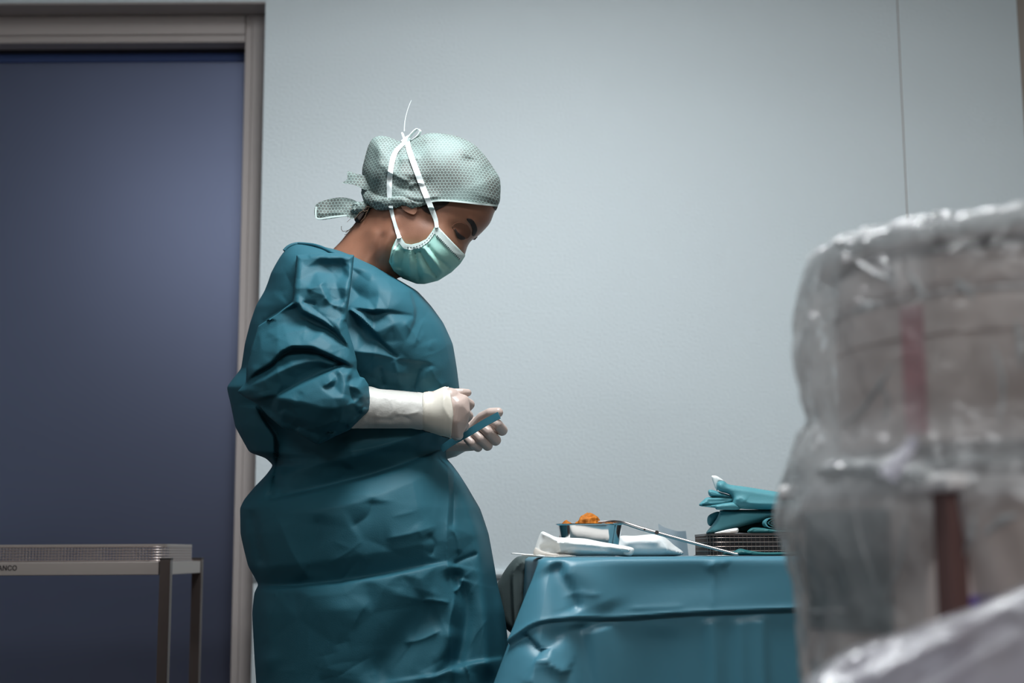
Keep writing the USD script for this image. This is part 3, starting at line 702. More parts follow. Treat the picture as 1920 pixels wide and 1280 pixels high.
T_PTS = [(530, 890, 6), (560, 880, 12), (620, 865, 16), (700, 845, 16), (760, 825, 14), (810, 805, 8), (600, 835, 8), (680, 815, 8), (740, 795, 4),
         (520, 965, 8), (580, 960, 14), (650, 945, 16), (720, 925, 16), (790, 895, 12), (830, 880, 6), (640, 1000, 10), (740, 980, 10), (560, 1020, 8),
         (520, 1060, 4), (580, 1055, 6), (650, 1045, 4), (720, 1035, 4), (790, 1020, 4), (520, 1120, 12), (580, 1118, 14), (650, 1112, 12), (720, 1100, 12), (790, 1085, 10), (560, 1160, 6), (700, 1150, 4), (800, 1130, 2),
         (440, 760, 6), (455, 810, 8), (475, 840, 6), (655, 500, -44), (660, 540, -58), (674, 515, -44), (674, 555, -48), (692, 528, -24), (690, 562, -26), (708, 520, -8), (710, 555, -6), (735, 545, 8), (755, 560, 12), (740, 606, 12), (765, 602, 10), (700, 600, -10), (672, 610, -22), (690, 640, -14), (720, 640, 2), (760, 640, 8), (790, 650, 6),
         (680, 700, -8), (714, 690, 2), (720, 722, -10), (735, 700, 2), (755, 700, 6), (763, 722, -4), (776, 700, -2), (777, 724, -8), (795, 710, 6), (815, 725, 2), (830, 690, 4), (820, 640, -4), (800, 600, -12)]
T_FACET = facets(T_PTS, T_BREAK, 1.3, (420, 440, 1000, 1320, 70))
GOWN = [
    ('k', [(428, 730), (448, 790), (470, 845), (500, 857)], 12, 10, .006), ('k', [(514, 872), (495, 905), (463, 938)], 14, 10, .010), ('r', [(520, 885), (508, 915), (503, 938)], 8, 8, -.010),
    ('k', [(738, 668), (744, 695), (752, 728)], 6, 8, .005), ('k', [(790, 682), (781, 708), (773, 738)], 6, 8, -.006), ('k', [(806, 684), (818, 710), (836, 728)], 8, 8, .005), ('k', [(712, 684), (716, 705), (722, 728)], 4, 6, -.005),
    ('k', [(757, 600), (775, 625), (790, 645)], 8, 8, .004), ('k', [(820, 600), (835, 640), (845, 690)], 10, 10, .004),
    ('k', [(600, 850), (680, 842), (760, 822), (830, 800)], 10, 14, .006), ('k', [(640, 820), (660, 850), (650, 880)], 10, 10, .005),
    ('k', [(838, 862), (842, 930), (838, 1000), (840, 1060), (852, 1120), (842, 1180), (850, 1290)], 8, 8, .007, .08), ('k', [(852, 866), (850, 940), (848, 1000)], 6, 6, -.009),
    ('r', [(862, 890), (890, 985), (905, 1080), (913, 1180), (914, 1280)], 13, 16, .020, .1), ('r', [(846, 1060), (872, 1130), (866, 1200), (850, 1260)], 15, 17, -.022, .12), ('r', [(880, 940), (910, 1000), (925, 1060), (938, 1140)], 6, 8, -.014),
    ('k', [(845, 1060), (868, 1048), (900, 1036)], 5, 7, -.009), ('k', [(840, 985), (856, 1005), (862, 1040)], 5, 5, .006), ('k', [(850, 1110), (862, 1100), (868, 1082)], 5, 7, .010), ('k', [(790, 1124), (820, 1126), (846, 1130)], 4, 4, .004),
    ('k', [(870, 1240), (880, 1265), (884, 1290)], 6, 6, .007), ('r', [(690, 1290), (760, 1200), (830, 1120)], 34, 30, -.014), ('r', [(790, 1290), (830, 1230), (850, 1170)], 20, 18, .010),
    ('k', [(755, 1205), (790, 1198), (830, 1180)], 9, 7, .005), ('k', [(600, 960), (590, 1020), (578, 1085)], 24, 18, -.008), ('k', [(520, 965), (545, 1030), (580, 1088)], 20, 24, .008), ('k', [(700, 930), (690, 965), (655, 990)], 18, 16, -.006), ('k', [(720, 1010), (770, 1000), (820, 985)], 16, 14, .005),
    ('r', [(470, 950), (478, 1010), (494, 1070)], 10, 14, -.012), ('r', [(495, 1110), (500, 1200), (496, 1280)], 16, 16, .009), ('b', (500, 1240), 26, 14, -20, .007), ('r', [(640, 1110), (640, 1200), (620, 1290)], 40, 40, .008),
    ('k', [(800, 1000), (815, 1020), (806, 1045)], 8, 8, -.005),
    ('k', [(534, 466), (548, 461), (566, 460)], 3, 3, -.003), ('k', [(552, 482), (555, 520), (558, 566)], 5, 5, .004), ('k', [(484, 610), (520, 585), (556, 566)], 8, 6, -.006), ('b', (520, 540), 22, 30, 20, .006),
]
def cloth_noise(px, py, amp, s, seed):
    q = np.stack([px / s, py / s, 0 * px], -1)
    return amp * (meshkit.fbm(q, 3, seed) - .5)
def creases(n, bounds, seed, lmin, lmax, w, amp, ang=None):
    g = np.random.default_rng(seed); out = []
    for _ in range(n):
        c = np.array([g.uniform(bounds[0], bounds[2]), g.uniform(bounds[1], bounds[3])]); L = g.uniform(lmin, lmax) / 2
        t = g.uniform(0, math.pi) if ang is None else math.radians(g.normal(*ang))
        d = np.array([math.cos(t), math.sin(t)]) * L; k = g.uniform(-.12, .12) * L
        m = c + np.array([-d[1], d[0]]) / L * k
        out.append(('k', [tuple(c - d), tuple(m), tuple(c + d)], g.uniform(*w), g.uniform(*w), g.choice([-1, 1]) * g.uniform(*amp), .35))
    return out
def scaled(strokes, k): return [(*s[:5], s[5] * k) if s[0] == 'b' else (*s[:4], s[4] * k, *s[5:]) for s in strokes]
def gown_relief_mesh():
    return loft_rows(TORSO, PY0, 460, 460, scaled(GOWN, 1.15) + creases(46, (660, 520, 850, 840), 3, 25, 90, (4, 10), (.0010, .0028)) + creases(60, (460, 900, 940, 1290), 4, 30, 130, (6, 18), (.0010, .0026)) + creases(20, (470, 480, 560, 720), 5, 30, 100, (5, 10), (.001, .003), (60, 25)), power=2.3, noise_far=.03, extra=lambda a, b: 1.15 * T_FACET(a, b))
gown = gown_relief_mesh()
gp = obj('gown', gown, MAT['gown'], who, smooth=50, label='loose teal nonwoven surgical gown')
SLEEVE = [(556, 478), (600, 473), (640, 475), (664, 478), (661, 510), (657, 545), (652, 580), (650, 606), (656, 628), (663, 650), (669, 676), (669, 692), (675, 706), (683, 708), (691, 721), (696, 754), (694, 770), (678, 785), (655, 806), (630, 817), (597, 834), (573, 822), (551, 808), (529, 802),
          (516, 791), (503, 780), (483, 757), (462, 746), (445, 734), (461, 716), (462, 690), (470, 655), (484, 611), (520, 588), (548, 566), (553, 520)]
S_BREAK = [
    [(484, 611, 14, 6), (520, 588, 22, 8), (540, 577, 28, 8), (557, 569, 30, 10), (565, 584, 32, 14), (600, 601, 42, 18), (630, 622, 44, 22), (655, 652, 42, 34), (667, 675, 40, 38)],
    [(457, 720, 18, 10), (480, 699, 36, 16), (508, 683, 48, 24), (529, 660, 54, 30), (548, 651, 58, 32), (586, 653, 60, 30), (608, 663, 58, 28), (642, 678, 48, 26), (662, 688, 40, 34)],
    [(523, 741, 34, 44), (556, 725, 36, 52), (582, 712, 34, 54), (604, 701, 32, 52), (624, 692, 28, 48), (645, 683, 26, 40)],
    [(524, 746, 48, 48), (548, 751, 60, 58), (575, 757, 66, 64), (600, 765, 70, 68), (625, 768, 72, 68), (652, 762, 66, 62), (672, 752, 56, 52)],
    [(446, 735, 12, 4), (462, 745, 26, 10), (478, 751, 34, 14), (500, 746, 40, 22), (518, 742, 40, 34)],
    [(526, 747, 48, 48), (548, 753, 58, 58)]]
S_PTS = [(600, 630, 42), (560, 626, 36), (520, 634, 32), (490, 655, 26), (470, 680, 18), (620, 646, 48), (600, 613, 20), (560, 602, 12), (530, 606, 11), (500, 620, 12), (540, 641, 48), (580, 642, 54), (545, 592, 9), (575, 600, 13),
         (470, 722, 30), (495, 712, 46), (520, 697, 52), (548, 686, 52), (575, 678, 50), (600, 676, 46), (625, 683, 38), (500, 728, 43), (530, 720, 43), (555, 708, 40), (580, 695, 38), (600, 688, 36), (458, 730, 18),
         (575, 738, 62), (600, 728, 64), (620, 715, 62), (600, 748, 69), (625, 745, 73), (640, 700, 54), (650, 692, 42), (655, 700, 54), (648, 720, 66), (645, 745, 72), (632, 712, 52), (630, 704, 46), (626, 724, 54), (660, 712, 42), (662, 735, 56), (668, 725, 60), (680, 720, 46), (684, 740, 52), (690, 757, 36), (676, 765, 48), (688, 726, 40),
         (530, 775, 30), (516, 775, 14), (545, 795, 16), (560, 785, 42), (590, 795, 46), (600, 815, 26), (620, 800, 42), (640, 790, 46), (655, 785, 42), (640, 808, 18), (670, 775, 38), (575, 805, 24), (508, 770, 8), (536, 765, 38), (528, 790, 16), (495, 765, 8),
         (558, 483, 20), (600, 481, 26), (640, 481, 28), (660, 482, 28), (600, 495, 12), (640, 496, 10), (575, 500, 19), (562, 505, 22), (592, 510, 11), (625, 512, 4), (645, 515, 8), (654, 498, 18), (656, 525, 24), (655, 548, 28), (650, 575, 32), (649, 598, 35), (600, 532, 27), (578, 540, 22), (607, 548, 32), (618, 545, 18), (630, 530, 12), (640, 560, 16), (645, 590, 26), (620, 572, 26), (600, 577, 28), (570, 560, 22), (560, 525, 22), (558, 550, 20), (625, 602, 38), (640, 625, 42), (655, 630, 38), (660, 655, 38)]
S_FACET = facets(S_PTS, S_BREAK, 1.2)
SLF = [('k', [(562, 560), (590, 580), (620, 606), (640, 634)], 3, 3, -.004), ('k', [(566, 566), (580, 568), (594, 571)], 3, 4, -.005), ('k', [(575, 545), (603, 531), (612, 528)], 4, 6, .006), ('k', [(607, 556), (620, 568), (634, 574)], 4, 5, .004),
       ('k', [(606, 728), (625, 710), (640, 690)], 7, 6, .005), ('k', [(655, 700), (656, 730), (666, 758)], 6, 5, -.008), ('k', [(640, 800), (660, 786), (688, 770)], 8, 8, .006), ('k', [(560, 806), (600, 800), (640, 784)], 10, 10, .004), ('k', [(590, 660), (604, 672), (640, 683)], 7, 9, .006), ('k', [(530, 690), (570, 672), (600, 668)], 5, 8, .004), ('k', [(508, 640), (545, 622), (590, 618)], 8, 8, .004)]
def sl_y(px, py):
    y = np.interp(py, [470, 490, 540, 600, 700, 840], [2.45, 2.438, 2.402, 2.395, 2.39, 2.39])
    return y + np.interp(px, [440, 520, 640, 700], [.03, 0, .0, .02]) * (py > 600)
SLF = SLF + creases(40, (460, 600, 690, 830), 6, 20, 80, (4, 9), (.0008, .0024), (-25, 30)) + creases(20, (555, 485, 660, 610), 7, 20, 70, (4, 9), (.0008, .0024), (45, 30))
sleeve = slab(SLEEVE, sl_y, lambda px, py, d: (1.25 * S_FACET(px, py) - .004) * prof(d, np.interp(py, [480, 600, 640], [10, 14, 20])), lambda px, py, d: .055 * prof(d, 40), step=2.5, strokes=SLF, smooth_outline=False)
obj('sleeve', sleeve, MAT['gown'], who, smooth=50)
fs = unite(bones([[(wp(625, 540, 2.72), .07), (wp(590, 700, 2.78), .075), (wp(580, 775, 2.77), .07), (wp(700, 815, 2.72), .06), (wp(790, 836, 2.66), .045)]]), .012, 4)
v = np.array(fs.vertices); fs.vertices = v + (meshkit.fbm(v * 22, 3, 8)[:, None] - .5) * .03 * np.c_[np.ones(len(v)), np.zeros(len(v)), np.ones(len(v))]
obj('sleeve', fs, MAT['gown'], who, smooth=50)
# collar binding and the seam over the shoulder
cb = spline([(533, 470), (540, 463), (552, 458), (568, 457.5), (592, 460.5), (612, 468), (632, 479)], 40)
obj('collar_binding', tube(at(cb[:, 0], cb[:, 1], PY0 - np.interp(cb[:, 0], [533, 560, 592, 632], [.03, .02, .07, .13])), .0034, 10), MAT['gown'], gp)
def t_gown(px, py): return np.zeros_like(px)
# waist tie held out to the right
tie = ribbon(at(*spline([(828, 842), (845, 830), (880, 810), (910, 792), (936, 778)], 30).T, np.linspace(2.52, 2.49, 30)), (.35, -.1, 1), .0125, .0025)
obj('undersleeve', tube(at(np.array([800., 822., 846, 866]), np.array([832., 829, 825, 818]), np.array([2.66, 2.62, 2.59, 2.577])), [.036, .034, .031, .027], 20), MAT['under'], who, smooth=60)
obj('waist_tie', tie, MAT['gown_seam'], who, smooth=False, label='teal waist tie pulled taut between the hands')
# legs under the gown
for sy in (-1, 1):
    lg = unite(bones([[((hx, PY0 + sy * .085, .75), .095), ((hx + .02, PY0 + sy * .09, knz), .078), ((hx - .01, PY0 + sy * .092, .10), .068)]]), .02, 3)
    obj('trouser_leg', lg, MAT['trousers'], who)
    sh = m3.Manifold.batch_hull([m3.Manifold.sphere(r, 24).translate((hx + x, PY0 + sy * .092, z)) for x, z, r in ((-.07, .042, .04), (.03, .046, .044), (.12, .036, .034), (.16, .03, .026))])
    sh = sh.trim_by_plane((0, 0, 1), .004)
    obj('clog', to_tm(sh), MAT['shoe'], who)

# ---- hands and forearm
def hand(palm, fingers, refine=.003):
    parts = [m3.Manifold.batch_hull([m3.Manifold.sphere(r, 22).translate(tuple(map(float, wp(*p)))) for *p, r in palm])]
    for f in fingers:
        parts += bones([[(wp(*p), r) for *p, r in f]])
    return unite(parts, refine, 5)
def hand2(hulls, fingers, refine=.0028):
    parts = [m3.Manifold.batch_hull([m3.Manifold.sphere(r, 22).translate(tuple(map(float, wp(*p)))) for *p, r in h]) for h in hulls]
    for f in fingers: parts += bones([[(wp(*p), r) for *p, r in f]])
    return unite(parts, refine, 12)
def barrel(xs, top, bot, T):
    """round cross section between an upper and a lower edge"""
    def f(px, py, d):
        t, b, w = (np.interp(px, xs, v) for v in (top, bot, T))
        return w * np.sqrt(np.clip(1 - ((py - (t + b) / 2) / ((b - t) / 2))**2, 0, 1))
    return f
NH = hand2([[(800, 769, 2.455, .030), (842, 750, 2.450, .022), (846, 776, 2.448, .024), (842, 798, 2.455, .020), (835, 745, 2.46, .016)],
            [(842, 752, 2.450, .020), (846, 776, 2.448, .023), (842, 800, 2.455, .018), (868, 752, 2.448, .0115), (868, 772, 2.443, .0125), (865, 791, 2.446, .0115), (857, 811, 2.452, .0105), (856, 763, 2.441, .0185), (852, 786, 2.443, .0185)]],
           [[(868, 752, 2.448, .0105), (880, 758, 2.462, .0095), (874, 766, 2.487, .0085), (862, 768, 2.490, .008)],
            [(868, 772, 2.443, .0105), (877, 779, 2.458, .0098), (872, 786, 2.486, .0085), (860, 786, 2.490, .008)],
            [(865, 791, 2.446, .0105), (870, 799, 2.460, .0092), (864, 803, 2.484, .008), (855, 800, 2.488, .0075)],
            [(857, 811, 2.452, .0098), (860, 816, 2.464, .0082), (855, 818, 2.482, .0072), (848, 812, 2.486, .007)],
            [(818, 752, 2.462, .016), (846, 738, 2.462, .0095), (866, 736, 2.464, .0075), (877, 736, 2.470, .0065)]])
nh = obj('glove', NH, MAT['glove_pink'], who, smooth=60, label='thin latex glove on the near hand, closed round the tie')
# the loose cream cuff rolled over the hand's back, and the longer grey undersleeve
CUFF = [(794, 736), (812, 733), (833, 724.5), (842, 726), (846, 745), (850, 775), (848, 795), (845, 819), (836, 820), (815, 813), (791, 804), (792, 770)]
obj('cuff', slab(CUFF, 2.452, barrel([791, 812, 833, 846], [736, 733, 724, 727], [804, 812, 818, 820.5], [.036, .036, .037, .034]), step=2.6, strokes=[('k', [(836, 728), (832, 760), (846, 790), (842, 818)], 5, 5, .002), ('r', [(797, 738), (796, 770), (794, 803)], 3, 5, .002)]), MAT['glove'], nh, smooth=50, label='cream latex cuff')
UNDER = [(668, 735), (690, 724), (712, 729), (740, 731), (770, 734), (798, 739), (799, 770), (796, 804), (770, 803), (740, 803), (705, 803), (672, 803), (655, 800), (655, 770)]
obj('undersleeve', slab(UNDER, lambda px, py: np.interp(px, [650, 800], [2.415, 2.452]), barrel([650, 690, 740, 800], [726, 723, 730.5, 738.5], [812, 804, 804, 804.5], [.040, .039, .037, .034]), step=2.8,
    strokes=[('k', [(740, 775), (760, 778), (790, 770)], 4, 4, .0022), ('k', [(735, 785), (755, 780), (775, 790)], 3, 4, -.0022), ('k', [(700, 792), (730, 795), (770, 792)], 4, 4, .002), ('k', [(712, 738), (732, 752), (738, 770), (725, 782), (702, 780)], 4, 3, .0014, .05), ('k', [(690, 790), (720, 786), (745, 790)], 3, 3, -.0018)]), MAT['under'], who, smooth=50, label='grey-white elastic undersleeve of the near arm')
FY2 = 2.535
FH = hand2([[(838, 824, FY2 + .045, .024), (880, 812, FY2 + .045, .022), (905, 795, FY2 + .045, .018), (922, 800, FY2 + .04, .014), (890, 830, FY2 + .035, .014)]],
           [[(925, 797, FY2 + .04, .0105), (941, 806, FY2 + .016, .0105), (932, 795, FY2 - .006, .0095), (921, 789, FY2 - .004, .0085)],
            [(912, 812, FY2 + .04, .0105), (929, 825, FY2 + .014, .0102), (915, 810, FY2 - .009, .0095), (903, 800, FY2 - .006, .0085)],
            [(900, 822, FY2 + .038, .0100), (914, 835, FY2 + .013, .0096), (900, 822, FY2 - .008, .009), (890, 812, FY2 - .004, .0082)],
            [(885, 828, FY2 + .034, .0095), (896, 838, FY2 + .012, .0088), (884, 830, FY2 - .006, .0082), (876, 822, FY2 - .002, .0075)],
            [(893, 800, FY2 + .03, .014), (904, 783, FY2 + .012, .0105), (919, 774, FY2 - .004, .0092), (934, 773, FY2 - .010, .0090)]])
obj('glove', FH, MAT['glove_pink'], who, smooth=60, label='thin latex glove on the far hand, thumb pressing the tie end')
# ------------------------------------------------------------------ instrument table under its drape
TZ = 0.853                                                         # table top
TC = at(1022, 1042, 2.30); TC = np.array([TC[0], 2.30])            # the corner next to the person
PHI = math.radians(3.5); EF = np.array([math.cos(PHI), math.sin(PHI)]); EL = np.array([-math.sin(PHI), math.cos(PHI)])
TL, TD = 1.12, .58
def tp(a, b, z): q = TC + EF * a + EL * b; return np.array([q[0], q[1], z])
def tframe(m):
    T = np.eye(4); T[:2, 0] = EF; T[:2, 1] = EL; T[:2, 3] = TC
    m = m.copy(); m.apply_transform(T); return m
cen = tp(TL / 2, TD / 2, 0)
table = thing('instrument_table', 'long steel instrument table hidden under a blue drape', 'table', cen, math.degrees(PHI))
obj('tabletop', tframe(box((.02, .02, TZ - .035), (TL - .02, TD - .02, TZ - .006), .004)), MAT['steel'], table)
for a in (.06, TL - .06):
    for b in (.06, TD - .06):
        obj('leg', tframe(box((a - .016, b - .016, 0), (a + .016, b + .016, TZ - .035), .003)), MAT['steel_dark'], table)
# the drape: top sheet and hanging sides in one surface
DR = [
    ('s', [(930, 1228), (946, 1214), (982, 1185), (1011, 1167), (1064, 1159), (1162, 1158), (1294, 1149), (1484, 1142), (1640, 1136)], 90, 3, .007, 0),
    ('k', [(930, 1226), (946, 1212), (982, 1183), (1011, 1165), (1064, 1157), (1162, 1156), (1294, 1147), (1484, 1140), (1640, 1134)], 5, 2, .003, 0),
    ('r', [(1036, 1052), (1060, 1090), (1084, 1150)], 10, 30, -.012, .15), ('r', [(1052, 1052), (1110, 1090), (1140, 1150)], 30, 26, .006, .2), ('r', [(1058, 1060), (1068, 1110), (1062, 1158)], 8, 16, .004),
    ('b', (1290, 1090), 110, 34, -4, -.005), ('k', [(1328, 1070), (1340, 1052), (1352, 1050), (1362, 1062)], 9, 9, .005), ('k', [(1340, 1054), (1336, 1100), (1334, 1148)], 4, 4, .002),
    ('k', [(978, 1190), (1000, 1212), (1017, 1224)], 6, 12, -.012, .05), ('k', [(1017, 1224), (1036, 1246), (1064, 1262)], 16, 10, .012, .08), ('b', (1040, 1196), 18, 22, 30, -.010), ('k', [(1017, 1222), (1008, 1250), (990, 1290)], 12, 12, .006),
    ('r', [(1084, 1165), (1096, 1230), (1110, 1330)], 16, 26, -.012, .1), ('r', [(1130, 1165), (1150, 1240), (1165, 1330)], 22, 40, .008, .1), ('r', [(1330, 1155), (1338, 1240), (1340, 1330)], 16, 12, .005, .1), ('r', [(1386, 1155), (1392, 1330)], 14, 12, .004, .1), ('r', [(1426, 1150), (1434, 1330)], 10, 26, .006, .1),
    ('k', [(1052, 1120), (1080, 1112), (1130, 1116)], 5, 5, .002), ('k', [(1170, 1140), (1230, 1138), (1290, 1136)], 5, 5, .0015), ('r', [(1240, 1170), (1230, 1330)], 40, 40, -.004)]
def drape_mesh():
    # perimeter: from the right end along the front, round the near left corner, along the left end to the back
    P, Nn, FL = [], [], []
    R = .012
    for a in np.linspace(TL, R, 200): P.append((a, 0)); Nn.append((0, -1.)); c = math.exp(-((a - .0) / .075)**2); FL.append((.012 + .36 * c, c))
    for t in np.linspace(0, 1, 34)[1:-1]:
        an = math.radians(-90 - 90 * t); P.append((R + R * math.cos(an), R + R * math.sin(an)))
        w = math.radians(-100 - 75 * min(1, t * 1.0)); Nn.append((math.cos(w), math.sin(w))); FL.append((.40, 1.))
    for b in np.linspace(R, TD, 80): P.append((0, b)); Nn.append((-1., 0)); c = math.exp(-((b - .0) / .05)**2); FL.append((.035 + .28 * c, c))
    P, Nn, FL = np.array(P), np.array(Nn), np.array(FL)
    # corner region leans out diagonally
    k = np.exp(-((np.arange(len(P)) - 216) / 16.0)**2)[:, None]
    Nn = Nn + k * np.array([-.75, -.25]); Nn /= np.linalg.norm(Nn, axis=1, keepdims=True)
    drops = np.r_[np.linspace(0, .02, 6), np.linspace(.024, .30, 90), np.linspace(.31, .76, 50)]
    V = []
    nv = len(P)
    for v in drops:
        out = FL[:, :1] * (v if v < .26 else .26 + (v - .26) * .1)
        rr = .007
        out = out + rr * np.sqrt(np.clip(1 - (1 - min(v / rr, 1))**2, 0, 1))
        q = P + Nn * out
        wob = .005 * (v / .5) * np.sin(np.arange(nv) * .16 + 2.2 * v) * (1 - k[:, 0])
        q = q + Nn * wob[:, None] * (np.arange(nv)[:, None] > 226)
        xy = TC + q[:, :1] * EF + q[:, 1:] * EL
        V.append(np.c_[xy, np.full(nv, TZ - v)])
    V = np.array(V)
    px, py = pix(V.reshape(-1, 3))
    front = (np.arange(nv) < 226)
    h = relief(px, py, DR).reshape(len(drops), nv) * front[None] * np.clip(drops / .012, 0, 1)[:, None]
    nw = (Nn[:, :1] * EF + Nn[:, 1:] * EL)
    V[..., :2] += h[..., None] * nw[None]
    V = V.reshape(-1, 3)
    i, j = np.meshgrid(np.arange(len(drops) - 1), np.arange(nv - 1), indexing='ij')
    a = i * nv + j
    f = np.vstack([np.stack([a, a + 1, a + nv + 1], -1).reshape(-1, 3), np.stack([a, a + nv + 1, a + nv], -1).reshape(-1, 3)])
    # the top sheet
    c0 = len(V)
    V = np.vstack([V, [tp(TL, TD, TZ)]])
    f = np.vstack([f, np.stack([np.arange(nv - 1), np.full(nv - 1, c0), np.arange(1, nv)], 1)])
    m = trimesh.Trimesh(V, f, process=False)
    return m
dm = drape_mesh()
dp = obj('table_drape', dm, MAT['drape'], None, smooth=55)
tag(dp, 'smooth blue surgical drape hanging over the instrument table, with a hem line along its front', 'drape')
# grey cloth over the table's left end
GC = [(966, 1046), (976, 1042), (1000, 1041), (1019, 1043), (1000, 1058), (992, 1090), (987, 1120), (980, 1160), (970, 1188), (955, 1184), (940, 1166), (932, 1140), (928, 1106), (940, 1080), (953, 1060)]
gcm = slab(GC, lambda px, py: 2.68 + (1010 - px) * .0004, lambda px, py, d: .004 + .022 * prof(d, 14), lambda px, py, d: .004 + .010 * prof(d, 14), step=2.6,
           strokes=[('s', [(966, 1190), (962, 1120), (963, 1070), (985, 1046)], 2, 20, .010, .05), ('r', [(985, 1050), (978, 1090), (982, 1150)], 6, 6, .004), ('r', [(1004, 1046), (994, 1085), (984, 1130)], 5, 7, -.006)])
tag(obj('grey_cloth', gcm, MAT['drape_grey'], None, smooth=50), 'dark grey-green cloth hanging down over the left end of the blue-draped table', 'cloth')

# ---- things on the table
BY = 2.55
def rr_ring(cx, cy, w, d, r, z, n=8):
    return rrect(cx - w / 2, cy - d / 2, cx + w / 2, cy + d / 2, r, z, n)
def rings_mesh(rings, close_bottom=True, close_top=False):
    n = len(rings[0]); v = np.vstack(rings); f = []
    for i in range(len(rings) - 1):
        for j in range(n):
            j2 = (j + 1) % n
            f += [[i * n + j, i * n + j2, (i + 1) * n + j2], [i * n + j, (i + 1) * n + j2, (i + 1) * n + j]]
    if close_bottom:
        v = np.vstack([v, rings[0].mean(0)]); f += [[len(v) - 1, (j + 1) % n, j] for j in range(n)]
    if close_top:
        v = np.vstack([v, rings[-1].mean(0)]); e = (len(rings) - 1) * n; f += [[len(v) - 1, e + j, e + (j + 1) % n] for j in range(n)]
    return trimesh.Trimesh(v, f, process=False)
bc = at(1106, 1000, BY); bx = float(bc[0]); bz1 = Z(1106, 981, BY - .04)
bw, bd = .117, .088
basin = thing('steel_basin', 'small polished steel basin of orange swabs beside the white gauze', 'basin', (bx, BY, TZ))
pr = []
for z, w, r in ((TZ + .001, bw - .030, .02), (TZ + .006, bw - .022, .025), (bz1 - .003, bw - .004, .03), (bz1 - .0008, bw + .006, .034), (bz1, bw + .006, .034), (bz1 - .0006, bw - .004, .03), (TZ + .008, bw - .026, .024), (TZ + .0045, bw - .032, .02)):
    pr.append(rr_ring(bx, BY, w, w * bd / bw, min(r, w * .35), z))
obj('bowl', rings_mesh(pr, True, True), MAT['mirror'], basin, smooth=40)
def crumple(c, rx, ry, rz, amp, seed, sub=4):
    m = trimesh.creation.icosphere(sub, 1.0); v = m.vertices
    n = meshkit.fbm(v * 1.7 + seed, 3, seed); rd = 1 - 2 * np.abs(meshkit.fbm(v * 2.3 + seed * 2, 3, seed + 4) - .5) * 2
    v = np.sign(v) * np.abs(v) ** np.array([1, 1, .75]); v = v * (1 + amp * (n[:, None] - .5) + amp * .8 * (rd[:, None] - .7))
    m.vertices = v * (rx, ry, rz) + c; return m
zt = Z(1104, 961.5, BY)
tag(obj('swab', crumple((bx - .002, BY, (zt + TZ + .008) / 2), .0245, .024, (zt - TZ - .010) / 2, .22, 2), MAT['iodine'], None, smooth=60), 'largest orange iodine swab, a crumpled ball standing high in the middle of the steel basin', 'swab', None)
zt2 = Z(1060, 974.5, BY)
tag(obj('swab', crumple((bx - .041, BY + .006, (zt2 + TZ + .010) / 2), .0125, .018, (zt2 - TZ - .012) / 2, .18, 5), MAT['iodine'], None, smooth=60), 'small orange swab peeping over the left rim of the steel basin', 'swab')
zt3 = Z(1142, 977, BY)
tag(obj('swab', crumple((bx + .034, BY + .010, (zt3 + TZ + .010) / 2), .017, .018, (zt3 - TZ - .012) / 2, .15, 9), MAT['iodine'], None, smooth=60), 'low orange swab under the forceps at the right rim of the steel basin', 'swab')
# sponge forceps leaning from the basin's rim down to the table
fp = thing('sponge_forceps', 'long slim steel sponge forceps leaning from the basin rim down to the drape', 'forceps', tuple(at(1260, 1040, 2.47)[:2]) + (TZ,))
for off, rads in ((-.004, .0030), (.0035, .0028)):
    path = spline([tuple(at(1122, 978.5, BY - .022)), tuple(at(1148, 977, BY - .03)), tuple(at(1170, 980, BY - .055)), tuple(at(1208, 992, BY - .07)), tuple(at(1300, 1017.5, 2.45)), tuple(at(1384, 1041 - (2 if off > 0 else 1), 2.405))], 50)
    path = path + np.array([0, off, 0]) * np.linspace(1, .6, 50)[:, None]
    path[:, 2] = np.maximum(path[:, 2], TZ + .0035)
    obj('shaft', tube(path, np.interp(np.linspace(0, 1, 50), [0, .1, .3, 1], [.0018, .0026, .0034, .0024]), 10), MAT['satin'], fp, smooth=60)
def yring(p, r0, r1):
    m = trimesh.creation.torus(r0, r1, 28, 10); m.apply_transform(trimesh.transformations.rotation_matrix(1.2, (1, 0, 0))); m.apply_translation(p); return m
obj('pivot', tube(np.array([at(1231, 998, 2.468) + (0, .006, 0), at(1231, 998, 2.468) + (0, -.006, 0)]), .0034, 12), MAT['steel_dark'], fp)
for px_ in (1208,):
    obj('stud', tube(np.array([at(px_, 992.5, 2.478) + (0, .005, 0), at(px_, 992.5, 2.478) + (0, -.0055, 0)]), .0018, 10), MAT['steel_dark'], fp)
# gauze in front of the basin
GZ = [(1001, 1037), (1006, 1018), (1013, 1000), (1018, 996), (1026, 999), (1042, 1006), (1056, 1007.5), (1094, 1009), (1126, 1015), (1160, 1021), (1186, 1026.5), (1185, 1036), (1181, 1041.5), (1140, 1041.5), (1060, 1042), (1016, 1042.5), (1003, 1041)]
gz = thing('gauze_pad', 'crumpled pile of folded white gauze lying in front of the steel basin', 'gauze', tuple(at(1090, 1040, 2.43)[:2]) + (TZ,))
obj('layer', slab(GZ, 2.44, lambda px, py, d: .016 + .016 * prof(d, 12), lambda px, py, d: .004 + .022 * prof(d, 12), step=2.2,
    strokes=[('k', [(1014, 998), (1034, 1008), (1046, 1018), (1052, 1036)], 8, 3, .010, .05), ('s', [(1186, 1032), (1130, 1024), (1056, 1018), (1046, 1012)], 3, 14, .009, .05), ('r', [(1010, 1030), (1030, 1028), (1045, 1036)], 6, 6, -.008), ('r', [(1060, 1028), (1100, 1032), (1150, 1036)], 6, 6, .006), ('k', [(1070, 1024), (1100, 1026), (1150, 1031)], 4, 4, .003)]), MAT['gauze'], gz, smooth=50)
